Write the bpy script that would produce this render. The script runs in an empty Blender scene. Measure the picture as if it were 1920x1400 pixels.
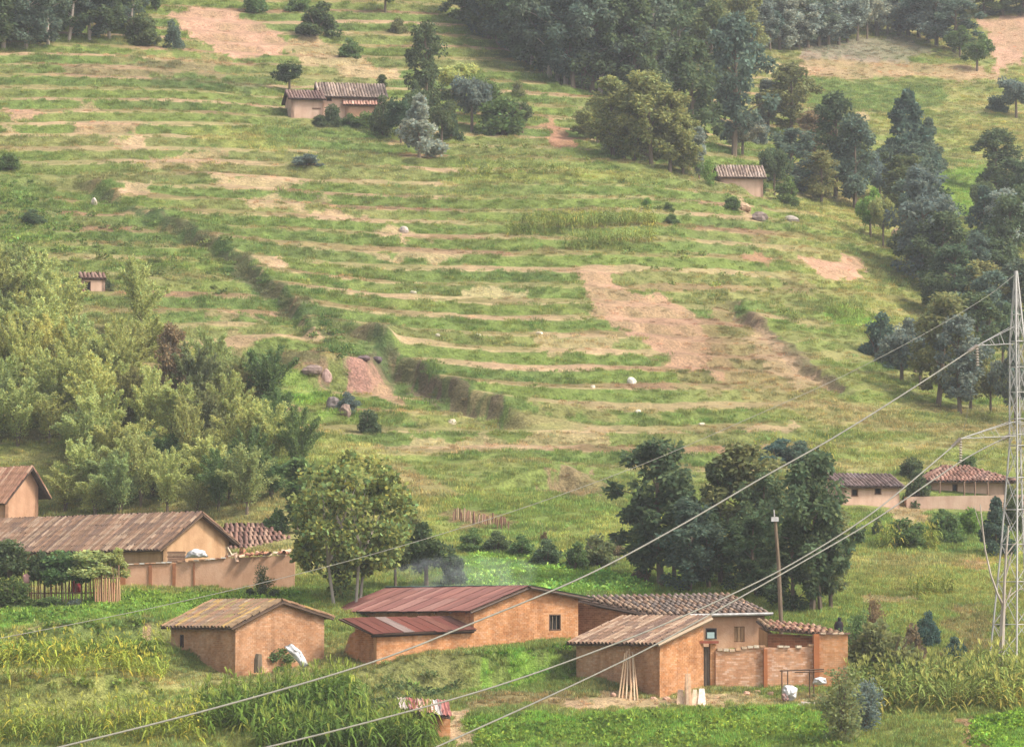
import bpy, math, random
import numpy as np
from mathutils import Vector, Matrix

R = math.radians
random.seed(7)
rng = np.random.default_rng(7)
scene = bpy.context.scene
COL = scene.collection

# ------------------------------------------------------------------ camera, sky, sun, exposure
PITCH = R(3.54)
FPX = 960 / math.tan(R(7.5))            # focal length in photo pixels (1920 wide)
cam_d = bpy.data.cameras.new('camera')
cam_d.sensor_width = 36
cam_d.lens = 18 / math.tan(R(7.5))
cam_d.clip_start = 1
cam_d.clip_end = 6000
cam = bpy.data.objects.new('camera', cam_d)
COL.objects.link(cam)
cam.location = (0, 0, 0)
cam.rotation_euler = (R(90) + PITCH, 0, 0)
scene.camera = cam

SUN_EL, SUN_AZ = R(48), R(108)          # azimuth clockwise from +Y (the view direction)
world = bpy.data.worlds.new('World')
scene.world = world
world.use_nodes = True
wt = world.node_tree
wt.nodes.clear()
sky = wt.nodes.new('ShaderNodeTexSky')
sky.sky_type = 'NISHITA'
sky.sun_disc = False
sky.sun_elevation = SUN_EL
sky.sun_rotation = SUN_AZ
sky.air_density = 1.0
sky.dust_density = 4.0
sky.ozone_density = 1.0
hs = wt.nodes.new('ShaderNodeHueSaturation')
hs.inputs['Saturation'].default_value = 0.32
bg = wt.nodes.new('ShaderNodeBackground')
bg.inputs['Strength'].default_value = 0.15
wo = wt.nodes.new('ShaderNodeOutputWorld')
wt.links.new(sky.outputs[0], hs.inputs['Color'])
wt.links.new(hs.outputs[0], bg.inputs[0])
wt.links.new(bg.outputs[0], wo.inputs[0])
sun_d = bpy.data.lights.new('sun', 'SUN')
sun_d.energy = 2.5
sun_d.angle = R(10)
sun_d.color = (1.0, 0.93, 0.82)
sun = bpy.data.objects.new('sun', sun_d)
COL.objects.link(sun)
sdir = Vector((math.sin(SUN_AZ) * math.cos(SUN_EL), math.cos(SUN_AZ) * math.cos(SUN_EL), math.sin(SUN_EL)))
sun.rotation_euler = sdir.to_track_quat('Z', 'Y').to_euler()
scene.view_settings.view_transform = 'Standard'
scene.view_settings.look = 'None'
scene.view_settings.exposure = 1.06
scene.view_settings.gamma = 1
scene.view_settings.use_curve_mapping = False
scene.cycles.max_bounces = 6
scene.cycles.diffuse_bounces = 3
scene.cycles.transmission_bounces = 3
scene.cycles.volume_bounces = 0

# ------------------------------------------------------------------ helpers
SP, CP = math.sin(PITCH), math.cos(PITCH)

def P(u, v, D):
    """the point at depth D (metres along +Y) on the sight line of photo pixel u, v"""
    dx, dy = (u - 960) / FPX, (700 - v) / FPX
    y, z = CP - SP * dy, SP + CP * dy
    return np.array([dx / y * D, D, z / y * D])

def pz(v, D): return P(960, v, D)[2]
def pxm(D): return FPX / D                # photo pixels per metre

def hash2(ix, iy, seed):
    n = (ix.astype(np.int64) * 374761393 + iy.astype(np.int64) * 668265263 + seed * 974634777) & 0x7fffffff
    n = (n ^ (n >> 13)) * 1274126177 & 0x7fffffff
    n = (n ^ (n >> 16)) * 974634777 & 0x7fffffff
    return ((n ^ (n >> 15)) & 0xffff) / 65535.0

def vnoise(x, y, seed=0):
    ix, iy = np.floor(x), np.floor(y)
    fx, fy = x - ix, y - iy
    fx = fx * fx * (3 - 2 * fx); fy = fy * fy * (3 - 2 * fy)
    a, b = hash2(ix, iy, seed), hash2(ix + 1, iy, seed)
    c, d = hash2(ix, iy + 1, seed), hash2(ix + 1, iy + 1, seed)
    return (a * (1 - fx) + b * fx) * (1 - fy) + (c * (1 - fx) + d * fx) * fy

def fbm(x, y, seed=0, octv=3):
    s, a, t = 0, 0.5, 0
    for i in range(octv):
        s = s + a * vnoise(x * 2 ** i, y * 2 ** i, seed + i * 17); t += a; a *= 0.5
    return s / t

def sstep(a, b, x):
    t = np.clip((x - a) / (b - a), 0, 1)
    return t * t * (3 - 2 * t)

# ------------------------------------------------------------------ materials
MATS = {}
def new_mat(name):
    m = bpy.data.materials.new(name); m.use_nodes = True
    m.node_tree.nodes.clear(); MATS[name] = m
    return m, m.node_tree.nodes, m.node_tree.links

def finish(m, color_socket, rough=0.9, spec=0.2, bump=None, translucent=0.0, metallic=0.0):
    n, l = m.node_tree.nodes, m.node_tree.links
    out = n.new('ShaderNodeOutputMaterial')
    b = n.new('ShaderNodeBsdfPrincipled')
    b.inputs['Roughness'].default_value = rough
    b.inputs['Specular IOR Level'].default_value = spec
    b.inputs['Metallic'].default_value = metallic
    l.new(color_socket, b.inputs['Base Color'])
    if bump is not None:
        bm = n.new('ShaderNodeBump'); bm.inputs['Strength'].default_value = bump[1]; bm.inputs['Distance'].default_value = bump[2]
        l.new(bump[0], bm.inputs['Height']); l.new(bm.outputs[0], b.inputs['Normal'])
    if translucent > 0:
        t = n.new('ShaderNodeBsdfTranslucent'); l.new(color_socket, t.inputs['Color'])
        mx = n.new('ShaderNodeMixShader'); mx.inputs[0].default_value = translucent
        l.new(b.outputs[0], mx.inputs[1]); l.new(t.outputs[0], mx.inputs[2]); l.new(mx.outputs[0], out.inputs[0])
    else:
        l.new(b.outputs[0], out.inputs[0])
    return m

def noise_node(n, l, scale, detail=4, rough=0.6, coord='Object', stretch=None):
    tc = n.new('ShaderNodeTexCoord')
    src = tc.outputs[coord]
    if stretch:
        mp = n.new('ShaderNodeMapping'); mp.inputs['Scale'].default_value = stretch
        l.new(src, mp.inputs[0]); src = mp.outputs[0]
    t = n.new('ShaderNodeTexNoise'); t.inputs['Scale'].default_value = scale
    t.inputs['Detail'].default_value = detail; t.inputs['Roughness'].default_value = rough
    l.new(src, t.inputs['Vector'])
    return t.outputs[0]

def ramp(n, l, fac, stops):
    r = n.new('ShaderNodeValToRGB')
    while len(r.color_ramp.elements) < len(stops): r.color_ramp.elements.new(0.5)
    for e, (p, c) in zip(r.color_ramp.elements, stops):
        e.position = p; e.color = (*c, 1)
    l.new(fac, r.inputs[0])
    return r.outputs[0]

def mix(n, l, kind, fac, a, b):
    m = n.new('ShaderNodeMix'); m.data_type = 'RGBA'; m.blend_type = kind
    if isinstance(fac, (int, float)): m.inputs[0].default_value = fac
    else: l.new(fac, m.inputs[0])
    for s, i in ((a, 6), (b, 7)):
        if isinstance(s, tuple): m.inputs[i].default_value = (*s, 1)
        else: l.new(s, m.inputs[i])
    return m.outputs[2]

def attr(n, name, typ='GEOMETRY'):
    a = n.new('ShaderNodeAttribute'); a.attribute_name = name; a.attribute_type = typ
    return a.outputs['Color']

def mat_ground():
    m, n, l = new_mat('ground')
    c = attr(n, 'land')
    k = ramp(n, l, noise_node(n, l, 0.9, 6, 0.7), [(0.3, (0.66, 0.66, 0.64)), (0.5, (0.95, 0.95, 0.95)), (0.75, (1.25, 1.23, 1.18))])
    k2 = ramp(n, l, noise_node(n, l, 5.5, 3, 0.7), [(0.36, (0.66, 0.68, 0.66)), (0.5, (1, 1, 1)), (0.64, (1.32, 1.28, 1.2))])
    c2 = mix(n, l, 'MULTIPLY', 1.0, mix(n, l, 'MULTIPLY', 1.0, c, k), k2)
    return finish(m, c2, 0.95, 0.1, (noise_node(n, l, 2.2, 5, 0.7), 0.9, 0.35))
mat_ground()

def mat_simple(name, stops, scale=3, rough=0.85, spec=0.25, bump=0.3, bd=0.02, stretch=None, metallic=0.0):
    m, n, l = new_mat(name)
    f = noise_node(n, l, scale, 5, 0.65, 'Object', stretch)
    c = ramp(n, l, f, stops)
    return finish(m, c, rough, spec, (f, bump, bd), 0.0, metallic)

def mat_leaf(name, translucent, typ):
    m, n, l = new_mat(name)
    if typ == 'object':
        oi = n.new('ShaderNodeObjectInfo'); c = oi.outputs['Color']
        g = attr(n, 'leaf')
        c = mix(n, l, 'MULTIPLY', 1.0, c, g)
    else:
        c = attr(n, 'tint', 'INSTANCER')
        g = attr(n, 'leaf')
        c = mix(n, l, 'MULTIPLY', 1.0, c, g)
    return finish(m, c, 0.85, 0.06, None, translucent)
mat_leaf('leaf', 0.45, 'object')
mat_leaf('blade', 0.35, 'instancer')

def mat_tint(name, rough=0.9, spec=0.2, scale=6, lo=0.65, hi=1.25, bump=0.3, typ='object', metallic=0.0, stretch=None, bd=0.02):
    m, n, l = new_mat(name)
    if typ == 'object':
        oi = n.new('ShaderNodeObjectInfo'); c = oi.outputs['Color']
    else: c = attr(n, 'tint')
    f = noise_node(n, l, scale, 5, 0.65, 'Object', stretch)
    k = ramp(n, l, f, [(0.28, (lo, lo, lo)), (0.72, (hi, hi * 0.98, hi * 0.95))])
    return finish(m, mix(n, l, 'MULTIPLY', 1.0, c, k), rough, spec, (f, bump, bd), 0.0, metallic)
mat_tint('tile')
def mat_brick():
    m, n, l = new_mat('brick')
    c = attr(n, 'tint')
    k = ramp(n, l, noise_node(n, l, 5, 5, .65), [(.28, (.82, .82, .82)), (.72, (1.14, 1.12, 1.1))])
    g = ramp(n, l, noise_node(n, l, .55, 5, .7), [(.34, (.68, .65, .64)), (.5, (1, 1, 1)), (.66, (1.08, 1.18, 1.3))])
    st = ramp(n, l, noise_node(n, l, .9, 4, .6, 'Object', (1.5, 1.5, .22)), [(.36, (.72, .68, .64)), (.52, (1, 1, 1))])
    f = noise_node(n, l, 12, 4, .6)
    return finish(m, mix(n, l, 'MULTIPLY', .8, mix(n, l, 'MULTIPLY', 1.0, mix(n, l, 'MULTIPLY', 1.0, c, k), g), st), .95, .1, (f, .5, .02))
mat_brick()
mat_tint('sheet', rough=0.6, spec=0.3, scale=2.5, lo=0.6, hi=1.25)
mat_tint('paint', rough=0.8, scale=3, lo=0.8, hi=1.15)
mat_tint('wood', rough=0.9, scale=8, lo=0.6, hi=1.3, stretch=(1, 1, 0.15))
mat_tint('stone', rough=0.95, scale=3, lo=0.55, hi=1.3, bump=0.8)

def mat_plaster(name, a, b, c):
    m, n, l = new_mat(name)
    f = noise_node(n, l, 0.9, 6, 0.65)
    st = noise_node(n, l, 1.3, 4, 0.6, 'Object', (1.6, 1.6, 0.25))
    col = ramp(n, l, f, [(0.25, b), (0.5, a), (0.8, c)])
    k = ramp(n, l, st, [(0.3, (0.78, 0.74, 0.7)), (0.55, (1, 1, 1))])
    fine = noise_node(n, l, 9, 4, 0.6)
    return finish(m, mix(n, l, 'MULTIPLY', 0.8, col, k), 0.95, 0.1, (fine, 0.5, 0.03))
mat_plaster('plaster_tan', (0.47, 0.29, 0.16), (0.38, 0.22, 0.12), (0.54, 0.36, 0.22))
mat_plaster('plaster_pink', (0.50, 0.29, 0.18), (0.40, 0.22, 0.13), (0.58, 0.37, 0.25))
mat_plaster('mortar', (0.48, 0.26, 0.135), (0.42, 0.22, 0.11), (0.53, 0.30, 0.165))
mat_plaster('plaster_far', (0.52, 0.35, 0.26), (0.45, 0.29, 0.21), (0.57, 0.41, 0.31))
mat_simple('dark_inside', [(0.3, (0.012, 0.01, 0.008)), (0.7, (0.025, 0.02, 0.016))])
mat_simple('roof_under', [(0.3, (0.05, 0.03, 0.02)), (0.7, (0.10, 0.06, 0.04))])
mat_simple('bark', [(0.3, (0.09, 0.065, 0.045)), (0.7, (0.20, 0.15, 0.10))], 4, stretch=(1, 1, 0.2))
mat_simple('bark_pale', [(0.3, (0.24, 0.19, 0.15)), (0.7, (0.48, 0.42, 0.35))], 3, stretch=(1, 1, 0.2))
mat_simple('steel', [(0.3, (0.26, 0.24, 0.23)), (0.7, (0.48, 0.46, 0.43))], 3, 0.55, 0.4, 0.1)
mat_simple('wire', [(0.3, (0.12, 0.11, 0.085)), (0.7, (0.18, 0.165, 0.125))], 2, 0.5, 0.4, 0.0)
mat_simple('cloth_white', [(0.3, (0.42, 0.39, 0.38)), (0.7, (0.68, 0.66, 0.65))], 3, 0.8, 0.2, 0.6, 0.05)
mat_simple('skin', [(0.3, (0.06, 0.03, 0.02)), (0.7, (0.09, 0.05, 0.03))], 5)

# ------------------------------------------------------------------ mesh building
def obj_props(o, label=None, cat=None, group=None, kind=None):
    if label: o['label'] = label
    if cat: o['category'] = cat
    if group: o['group'] = group
    if kind: o['kind'] = kind
    return o

def thing(name, loc, label, cat, group=None):
    o = bpy.data.objects.new(name, None)
    o.empty_display_size = 0.3
    COL.objects.link(o)
    o.location = loc
    return obj_props(o, label, cat, group)

def origin_of(parent):
    if parent is None: return np.zeros(3)
    o = parent
    loc = np.array(o.location)
    while o.parent is not None:
        o = o.parent; loc = loc + np.array(o.location)
    return loc

def link(o, parent):
    COL.objects.link(o)
    if parent is not None: o.parent = parent
    return o

def mesh_np(name, V, F, mat, attrs=None, smooth=False):
    """V (n,3), F (m,k) with k = 3 or 4"""
    me = bpy.data.meshes.new(name)
    V = np.asarray(V, np.float32); F = np.asarray(F, np.int32)
    k = F.shape[1]
    me.vertices.add(len(V)); me.vertices.foreach_set('co', V.ravel())
    me.loops.add(F.size); me.loops.foreach_set('vertex_index', F.ravel())
    me.polygons.add(len(F))
    me.polygons.foreach_set('loop_start', np.arange(0, F.size, k, dtype=np.int32))
    me.polygons.foreach_set('loop_total', np.full(len(F), k, np.int32))
    if smooth: me.polygons.foreach_set('use_smooth', np.ones(len(F), bool))
    for an, (typ, arr) in (attrs or {}).items():
        a = me.attributes.new(an, typ, 'POINT')
        a.data.foreach_set('color' if 'COLOR' in typ else ('vector' if typ == 'FLOAT_VECTOR' else 'value'), np.asarray(arr, np.float32).ravel())
    me.update(calc_edges=True)
    if mat: me.materials.append(MATS[mat])
    return me

class MB:
    def __init__(s): s.v, s.f, s.c = [], [], []
    def add(s, vs, fs, col=None):
        b = len(s.v)
        s.v += [tuple(map(float, p)) for p in vs]
        s.f += [tuple(b + i for i in f) for f in fs]
        if col is not None: s.c += [col] * len(vs)
    def hexa(s, p, col=None):
        """eight points: 0-3 bottom ring, 4-7 top ring"""
        s.add(p, [(3, 2, 1, 0), (4, 5, 6, 7), (0, 1, 5, 4), (1, 2, 6, 5), (2, 3, 7, 6), (3, 0, 4, 7)], col)
    def box(s, c, size, ax=None, col=None):
        c = np.asarray(c, float); hx, hy, hz = np.asarray(size, float) / 2
        X, Y, Z = ax if ax is not None else np.eye(3)
        q = [c + X * a * hx + Y * b * hy + Z * d * hz for d in (-1, 1) for a, b in ((-1, -1), (1, -1), (1, 1), (-1, 1))]
        s.hexa(q, col)
    def tube(s, pts, rads, n=6, cap=True):
        pts = [np.asarray(p, float) for p in pts]
        rings = []
        for i, p in enumerate(pts):
            d = pts[min(i + 1, len(pts) - 1)] - pts[max(i - 1, 0)]
            d = d / (np.linalg.norm(d) + 1e-9)
            a = np.cross(d, (0, 0, 1.0)) if abs(d[2]) < 0.9 else np.cross(d, (1.0, 0, 0))
            a /= np.linalg.norm(a); b = np.cross(d, a)
            r = rads[i] if hasattr(rads, '__len__') else rads
            rings.append([p + (a * math.cos(t) + b * math.sin(t)) * r for t in np.arange(n) * 2 * math.pi / n])
        vs = [q for ring in rings for q in ring]
        fs = [(i * n + j, i * n + (j + 1) % n, (i + 1) * n + (j + 1) % n, (i + 1) * n + j) for i in range(len(pts) - 1) for j in range(n)]
        if cap: fs += [tuple(range(n))[::-1], tuple((len(pts) - 1) * n + j for j in range(n))]
        s.add(vs, fs)
    def mesh(s, name, mat, org=(0, 0, 0), smooth=False):
        me = bpy.data.meshes.new(name)
        v = np.asarray(s.v) - np.asarray(org)
        me.from_pydata(v.tolist(), [], s.f)
        if s.c:
            a = me.attributes.new('tint', 'FLOAT_COLOR', 'POINT')
            a.data.foreach_set('color', np.asarray([(*c, 1) for c in s.c], np.float32).ravel())
        if smooth:
            for p in me.polygons: p.use_smooth = True
        me.materials.append(MATS[mat]); me.update()
        return me
    def build(s, name, mat, parent=None, smooth=False, color=None, kind=None):
        o = bpy.data.objects.new(name, s.mesh(name, mat, origin_of(parent), smooth))
        link(o, parent)
        if color: o.color = (*color, 1)
        if kind: o['kind'] = kind
        return o

# ------------------------------------------------------------------ the terrain
CTRL = [  # photo pixel u, v and the depth there
 (0,1400,200),(480,1400,200),(960,1400,201),(1440,1400,201),(1920,1400,201),
 (0,1480,192),(960,1480,192),(1920,1480,192),
 (0,1310,207),(300,1300,208),(600,1320,207),(850,1345,207),(1200,1330,208),(1500,1335,207),(1900,1335,207),
 (0,1235,214),(230,1230,215),(441,1268,214),(600,1258,217),(705,1266,216),(888,1238,219),(1088,1212,223),(1000,1290,211),(1090,1294,213.5),(1237,1294,212),(1400,1300,213),(1530,1298,214),
 (1620,1275,216),(1780,1255,219),(1900,1245,222),
 (0,1172,223),(200,1172,222),(400,1150,226),(560,1130,230),
 (0,1120,234),(230,1113,236),(550,1101,238),(680,1118,237),
 (0,1078,250),(20,1062,262),(120,1066,257),(200,1066,252),(300,1066,247),(520,1052,253),(760,1085,242),(1000,1105,239),(1200,1110,238),(1330,1140,231),(1500,1165,227),(1340,1252,219.5),(1430,1256,219.5),(1520,1250,220),(1640,1180,226),(1800,1180,230),
 (1880,1185,231),
 (0,1010,276),(250,1000,268),(450,985,262),(620,990,260),(860,1010,257),(1060,1030,255),(1250,1060,249),(1450,1080,246),(1640,1080,248),(1800,1080,250),(1910,1080,252),
 (60,900,283),(250,880,281),(480,900,272),(640,900,272),(860,930,272),(1060,950,270),(1250,960,268),(1450,990,265),(1640,965,284),(1800,955,286),(1910,960,287),
 (60,760,296),(300,740,294),(480,780,290),(640,800,292),(860,820,292),(1060,840,291),(1300,840,294),(1500,840,302),(1700,880,298),(1850,860,304),
 (30,620,311),(200,600,314),(420,620,314),(600,660,312),(800,680,313),(1000,700,313),(1250,700,318),(1450,730,322),(1720,765,326),(1890,780,330),
 (30,510,330),(250,490,333),(500,500,336),(750,520,342),(1000,520,346),(1250,560,346),(1500,600,354),(1640,650,350),(1780,640,372),(1900,650,376),
 (30,400,351),(250,390,354),(500,390,358),(750,390,368),(1000,390,372),(1250,420,376),(1450,420,388),(1600,470,392),(1750,490,408),(1900,500,416),
 (30,290,374),(250,290,376),(500,280,386),(750,290,392),(1000,290,396),(1150,290,402),(1340,345,398),(1560,360,428),(1750,350,452),(1900,370,458),
 (30,180,398),(250,170,402),(500,170,416),(700,180,418),(900,190,424),(1050,165,438),(1250,170,470),(1500,200,480),(1700,220,494),(1900,230,500),
 (30,85,420),(250,75,428),(450,60,442),(700,60,448),(850,35,458),(1050,60,480),(1250,60,510),(1500,90,525),(1700,90,535),(1900,100,540),
 (30,-20,446),(300,-20,452),(600,-20,462),(900,-20,474),(1250,-20,540),(1600,0,566),(1900,0,572),
 (0,-250,500),(600,-250,515),(1200,-250,590),(1900,-250,630),(0,-600,580),(900,-600,610),(1900,-600,710),
]
cx, cy, cz = [], [], []
for u, v, D in CTRL:
    p = P(u, v, D); cx.append(p[0]); cy.append(p[1]); cz.append(p[2])
for x, y, z in ((-30,150,-14),(30,150,-14),(-40,90,-19),(40,90,-19),(0,45,-9),(-30,15,-4),(30,15,-4),(0,0,-1.8),(-80,200,-4),(80,200,-9),(-110,300,22),(110,300,14),(-130,420,68),(130,420,55),(-160,560,110),(170,600,120)):
    cx.append(x); cy.append(y); cz.append(z)
cx, cy, cz = map(np.array, (cx, cy, cz))
RC = 14.0
def kern(dx, dy): return np.sqrt(dx * dx + dy * dy + RC * RC)
N = len(cx)
A = np.zeros((N + 3, N + 3))
A[:N, :N] = kern(cx[:, None] - cx[None], cy[:, None] - cy[None]) - np.eye(N) * 1.2
A[:N, N] = 1; A[:N, N + 1] = cx; A[:N, N + 2] = cy
A[N:, :N] = A[:N, N:].T
rhs = np.zeros(N + 3); rhs[:N] = cz
W = np.linalg.solve(A, rhs)
def base_exact(x, y):
    s = W[N] + W[N + 1] * x + W[N + 2] * y
    for i in range(N): s = s + W[i] * kern(x - cx[i], y - cy[i])
    return s
GX0, GX1, GY0, GY1, GS = -240, 240, -20, 960, 1.0
gx, gy = np.meshgrid(np.arange(GX0, GX1 + 1, 2.0), np.arange(GY0, GY1 + 1, 2.0))
GRID = base_exact(gx, gy)
def base(x, y):
    fx = np.clip((np.asarray(x, float) - GX0) / 2, 0, GRID.shape[1] - 1.001); fy = np.clip((np.asarray(y, float) - GY0) / 2, 0, GRID.shape[0] - 1.001)
    ix, iy = fx.astype(int), fy.astype(int); tx, ty = fx - ix, fy - iy
    return (GRID[iy, ix] * (1 - tx) + GRID[iy, ix + 1] * tx) * (1 - ty) + (GRID[iy + 1, ix] * (1 - tx) + GRID[iy + 1, ix + 1] * tx) * ty

TH = 1.90
def terrace_weight(x, y):
    s = x / y                                  # -0.13 .. 0.13 across the view
    w = sstep(276, 292, y) * (1 - 0.65 * sstep(0.055, 0.085, s)) * (0.45 + 0.55 * sstep(-0.135, -0.10, s + (y - 340) * 0.0006))
    w = w + (1 - sstep(232, 244, y)) * sstep(203, 208, y) * (1 - sstep(-0.065, -0.045, s)) * 0.8
    w = w + (1 - sstep(212, 216, y)) * 0.25
    return np.clip(w, 0, 1)

def phase(x, y, zb):
    return (zb - 0.028 * x + 1.5 * (fbm(x * 0.035, y * 0.035, 5) - 0.5) + 0.28 * (vnoise(x * 0.16, y * 0.16, 9) - 0.5)) / TH + 20.7

TA = 0.62
def tprof(fr):
    """height inside one terrace step: a sloping tread, then a steep riser"""
    return np.where(fr < TA, fr / TA * 0.40, 0.40 + 0.60 * sstep(0, 1, (fr - TA) / (1 - TA)))

BANKS = []
def H(x, y):
    x = np.asarray(x, float); y = np.asarray(y, float)
    zb = base(x, y)
    ph = phase(x, y, zb); fr = ph - np.floor(ph)
    z = zb + terrace_weight(x, y) * TH * (tprof(fr) - fr)
    z = z + 0.35 * (fbm(x * 0.12, y * 0.12, 31) - 0.5) + 0.16 * (vnoise(x * 0.7, y * 0.7, 77) - 0.5)
    for pts, h, wdt in BANKS:
        best = np.full(x.shape, 1e9); sd = np.zeros(x.shape); end = np.zeros(x.shape)
        x0, x1 = pts[:, 0].min() - 12, pts[:, 0].max() + 12; y0, y1 = pts[:, 1].min() - 12, pts[:, 1].max() + 12
        m = (x > x0) & (x < x1) & (y > y0) & (y < y1)
        if not m.any(): continue
        xm, ym = x[m], y[m]
        b, s_, e_ = np.full(xm.shape, 1e9), np.zeros(xm.shape), np.zeros(xm.shape)
        for i in range(len(pts) - 1):
            a, c = pts[i], pts[i + 1]; t = c - a; L = np.hypot(*t); t = t / L
            q = (xm - a[0]) * t[0] + (ym - a[1]) * t[1]
            qc = np.clip(q, 0, L)
            dx, dy = xm - a[0] - t[0] * qc, ym - a[1] - t[1] * qc
            d = np.hypot(dx, dy)
            sg = (xm - a[0]) * -t[1] + (ym - a[1]) * t[0]
            ext = np.maximum(-q, 0) * (i == 0) + np.maximum(q - L, 0) * (i == len(pts) - 2)
            k = d < b
            b = np.where(k, d, b); s_ = np.where(k, np.where(ext > 0.01, sg, np.sign(sg) * d), s_); e_ = np.where(k, ext, e_)
        up = h * 0.6 * sstep(-wdt * 0.5, wdt * 0.5, s_) * np.exp(-np.maximum(s_, 0) / 6)
        dn = -h * 0.4 * (1 - sstep(-wdt * 0.5, wdt * 0.5, s_)) * np.exp(np.minimum(s_, 0) / 4)
        z[m] = z[m] + (up + dn) * (1 - sstep(0, 5, e_)) * ((0.35 + 1.25 * sstep(.3, .65, fbm(xm * .13, ym * .13, 301))) if h < 2 else (0.8 + 0.4 * fbm(xm * .13, ym * .13, 301)))
    return z

DS = np.arange(196, 640, 0.2)
def ground(u, v):
    dx, dy = (u - 960) / FPX, (700 - v) / FPX
    y, z = CP - SP * dy, SP + CP * dy
    xs, zs = dx / y * DS, z / y * DS
    hit = np.nonzero(zs < H(xs, DS))[0]
    i = hit[0] if len(hit) else len(DS) - 1
    return np.array([xs[i], DS[i], zs[i]])

def gxy(lst): return np.array([ground(u, v)[:2] for u, v in lst])
for pl, h, wdt in (
    ([(150,350),(280,405),(350,440),(440,485),(490,530),(545,575),(575,640)], 1.0, 1.4),
    ([(695,650),(760,690),(850,738),(938,782)], 2.3, 1.3),
    ([(1368,572),(1440,632),(1500,680),(1570,728)], 1.0, 1.5),
    ([(650,708),(690,710),(724,702)], 2.3, 1.7),
    ([(560,706),(600,712),(640,722)], 1.1, 1.4),
    ([(430,668),(500,672),(560,690)], 1.4, 0.8),
    ([(1018,905),(1060,900),(1120,912)], 1.3, 0.8),
    ([(740,1272),(900,1268),(1010,1258),(1075,1250)], 1.3, 0.8),
    ([(-30,1206),(150,1204),(310,1196)], 0.9, 0.7), ([(-30,1322),(160,1310),(345,1294)], 0.8, 0.7), ([(700,1350),(560,1368),(400,1402)][::-1], 0.5, 0.7),
    ([(600,330),(760,330)], 0.5, 0.6)):
    BANKS.append((gxy(pl), h, wdt))

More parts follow.
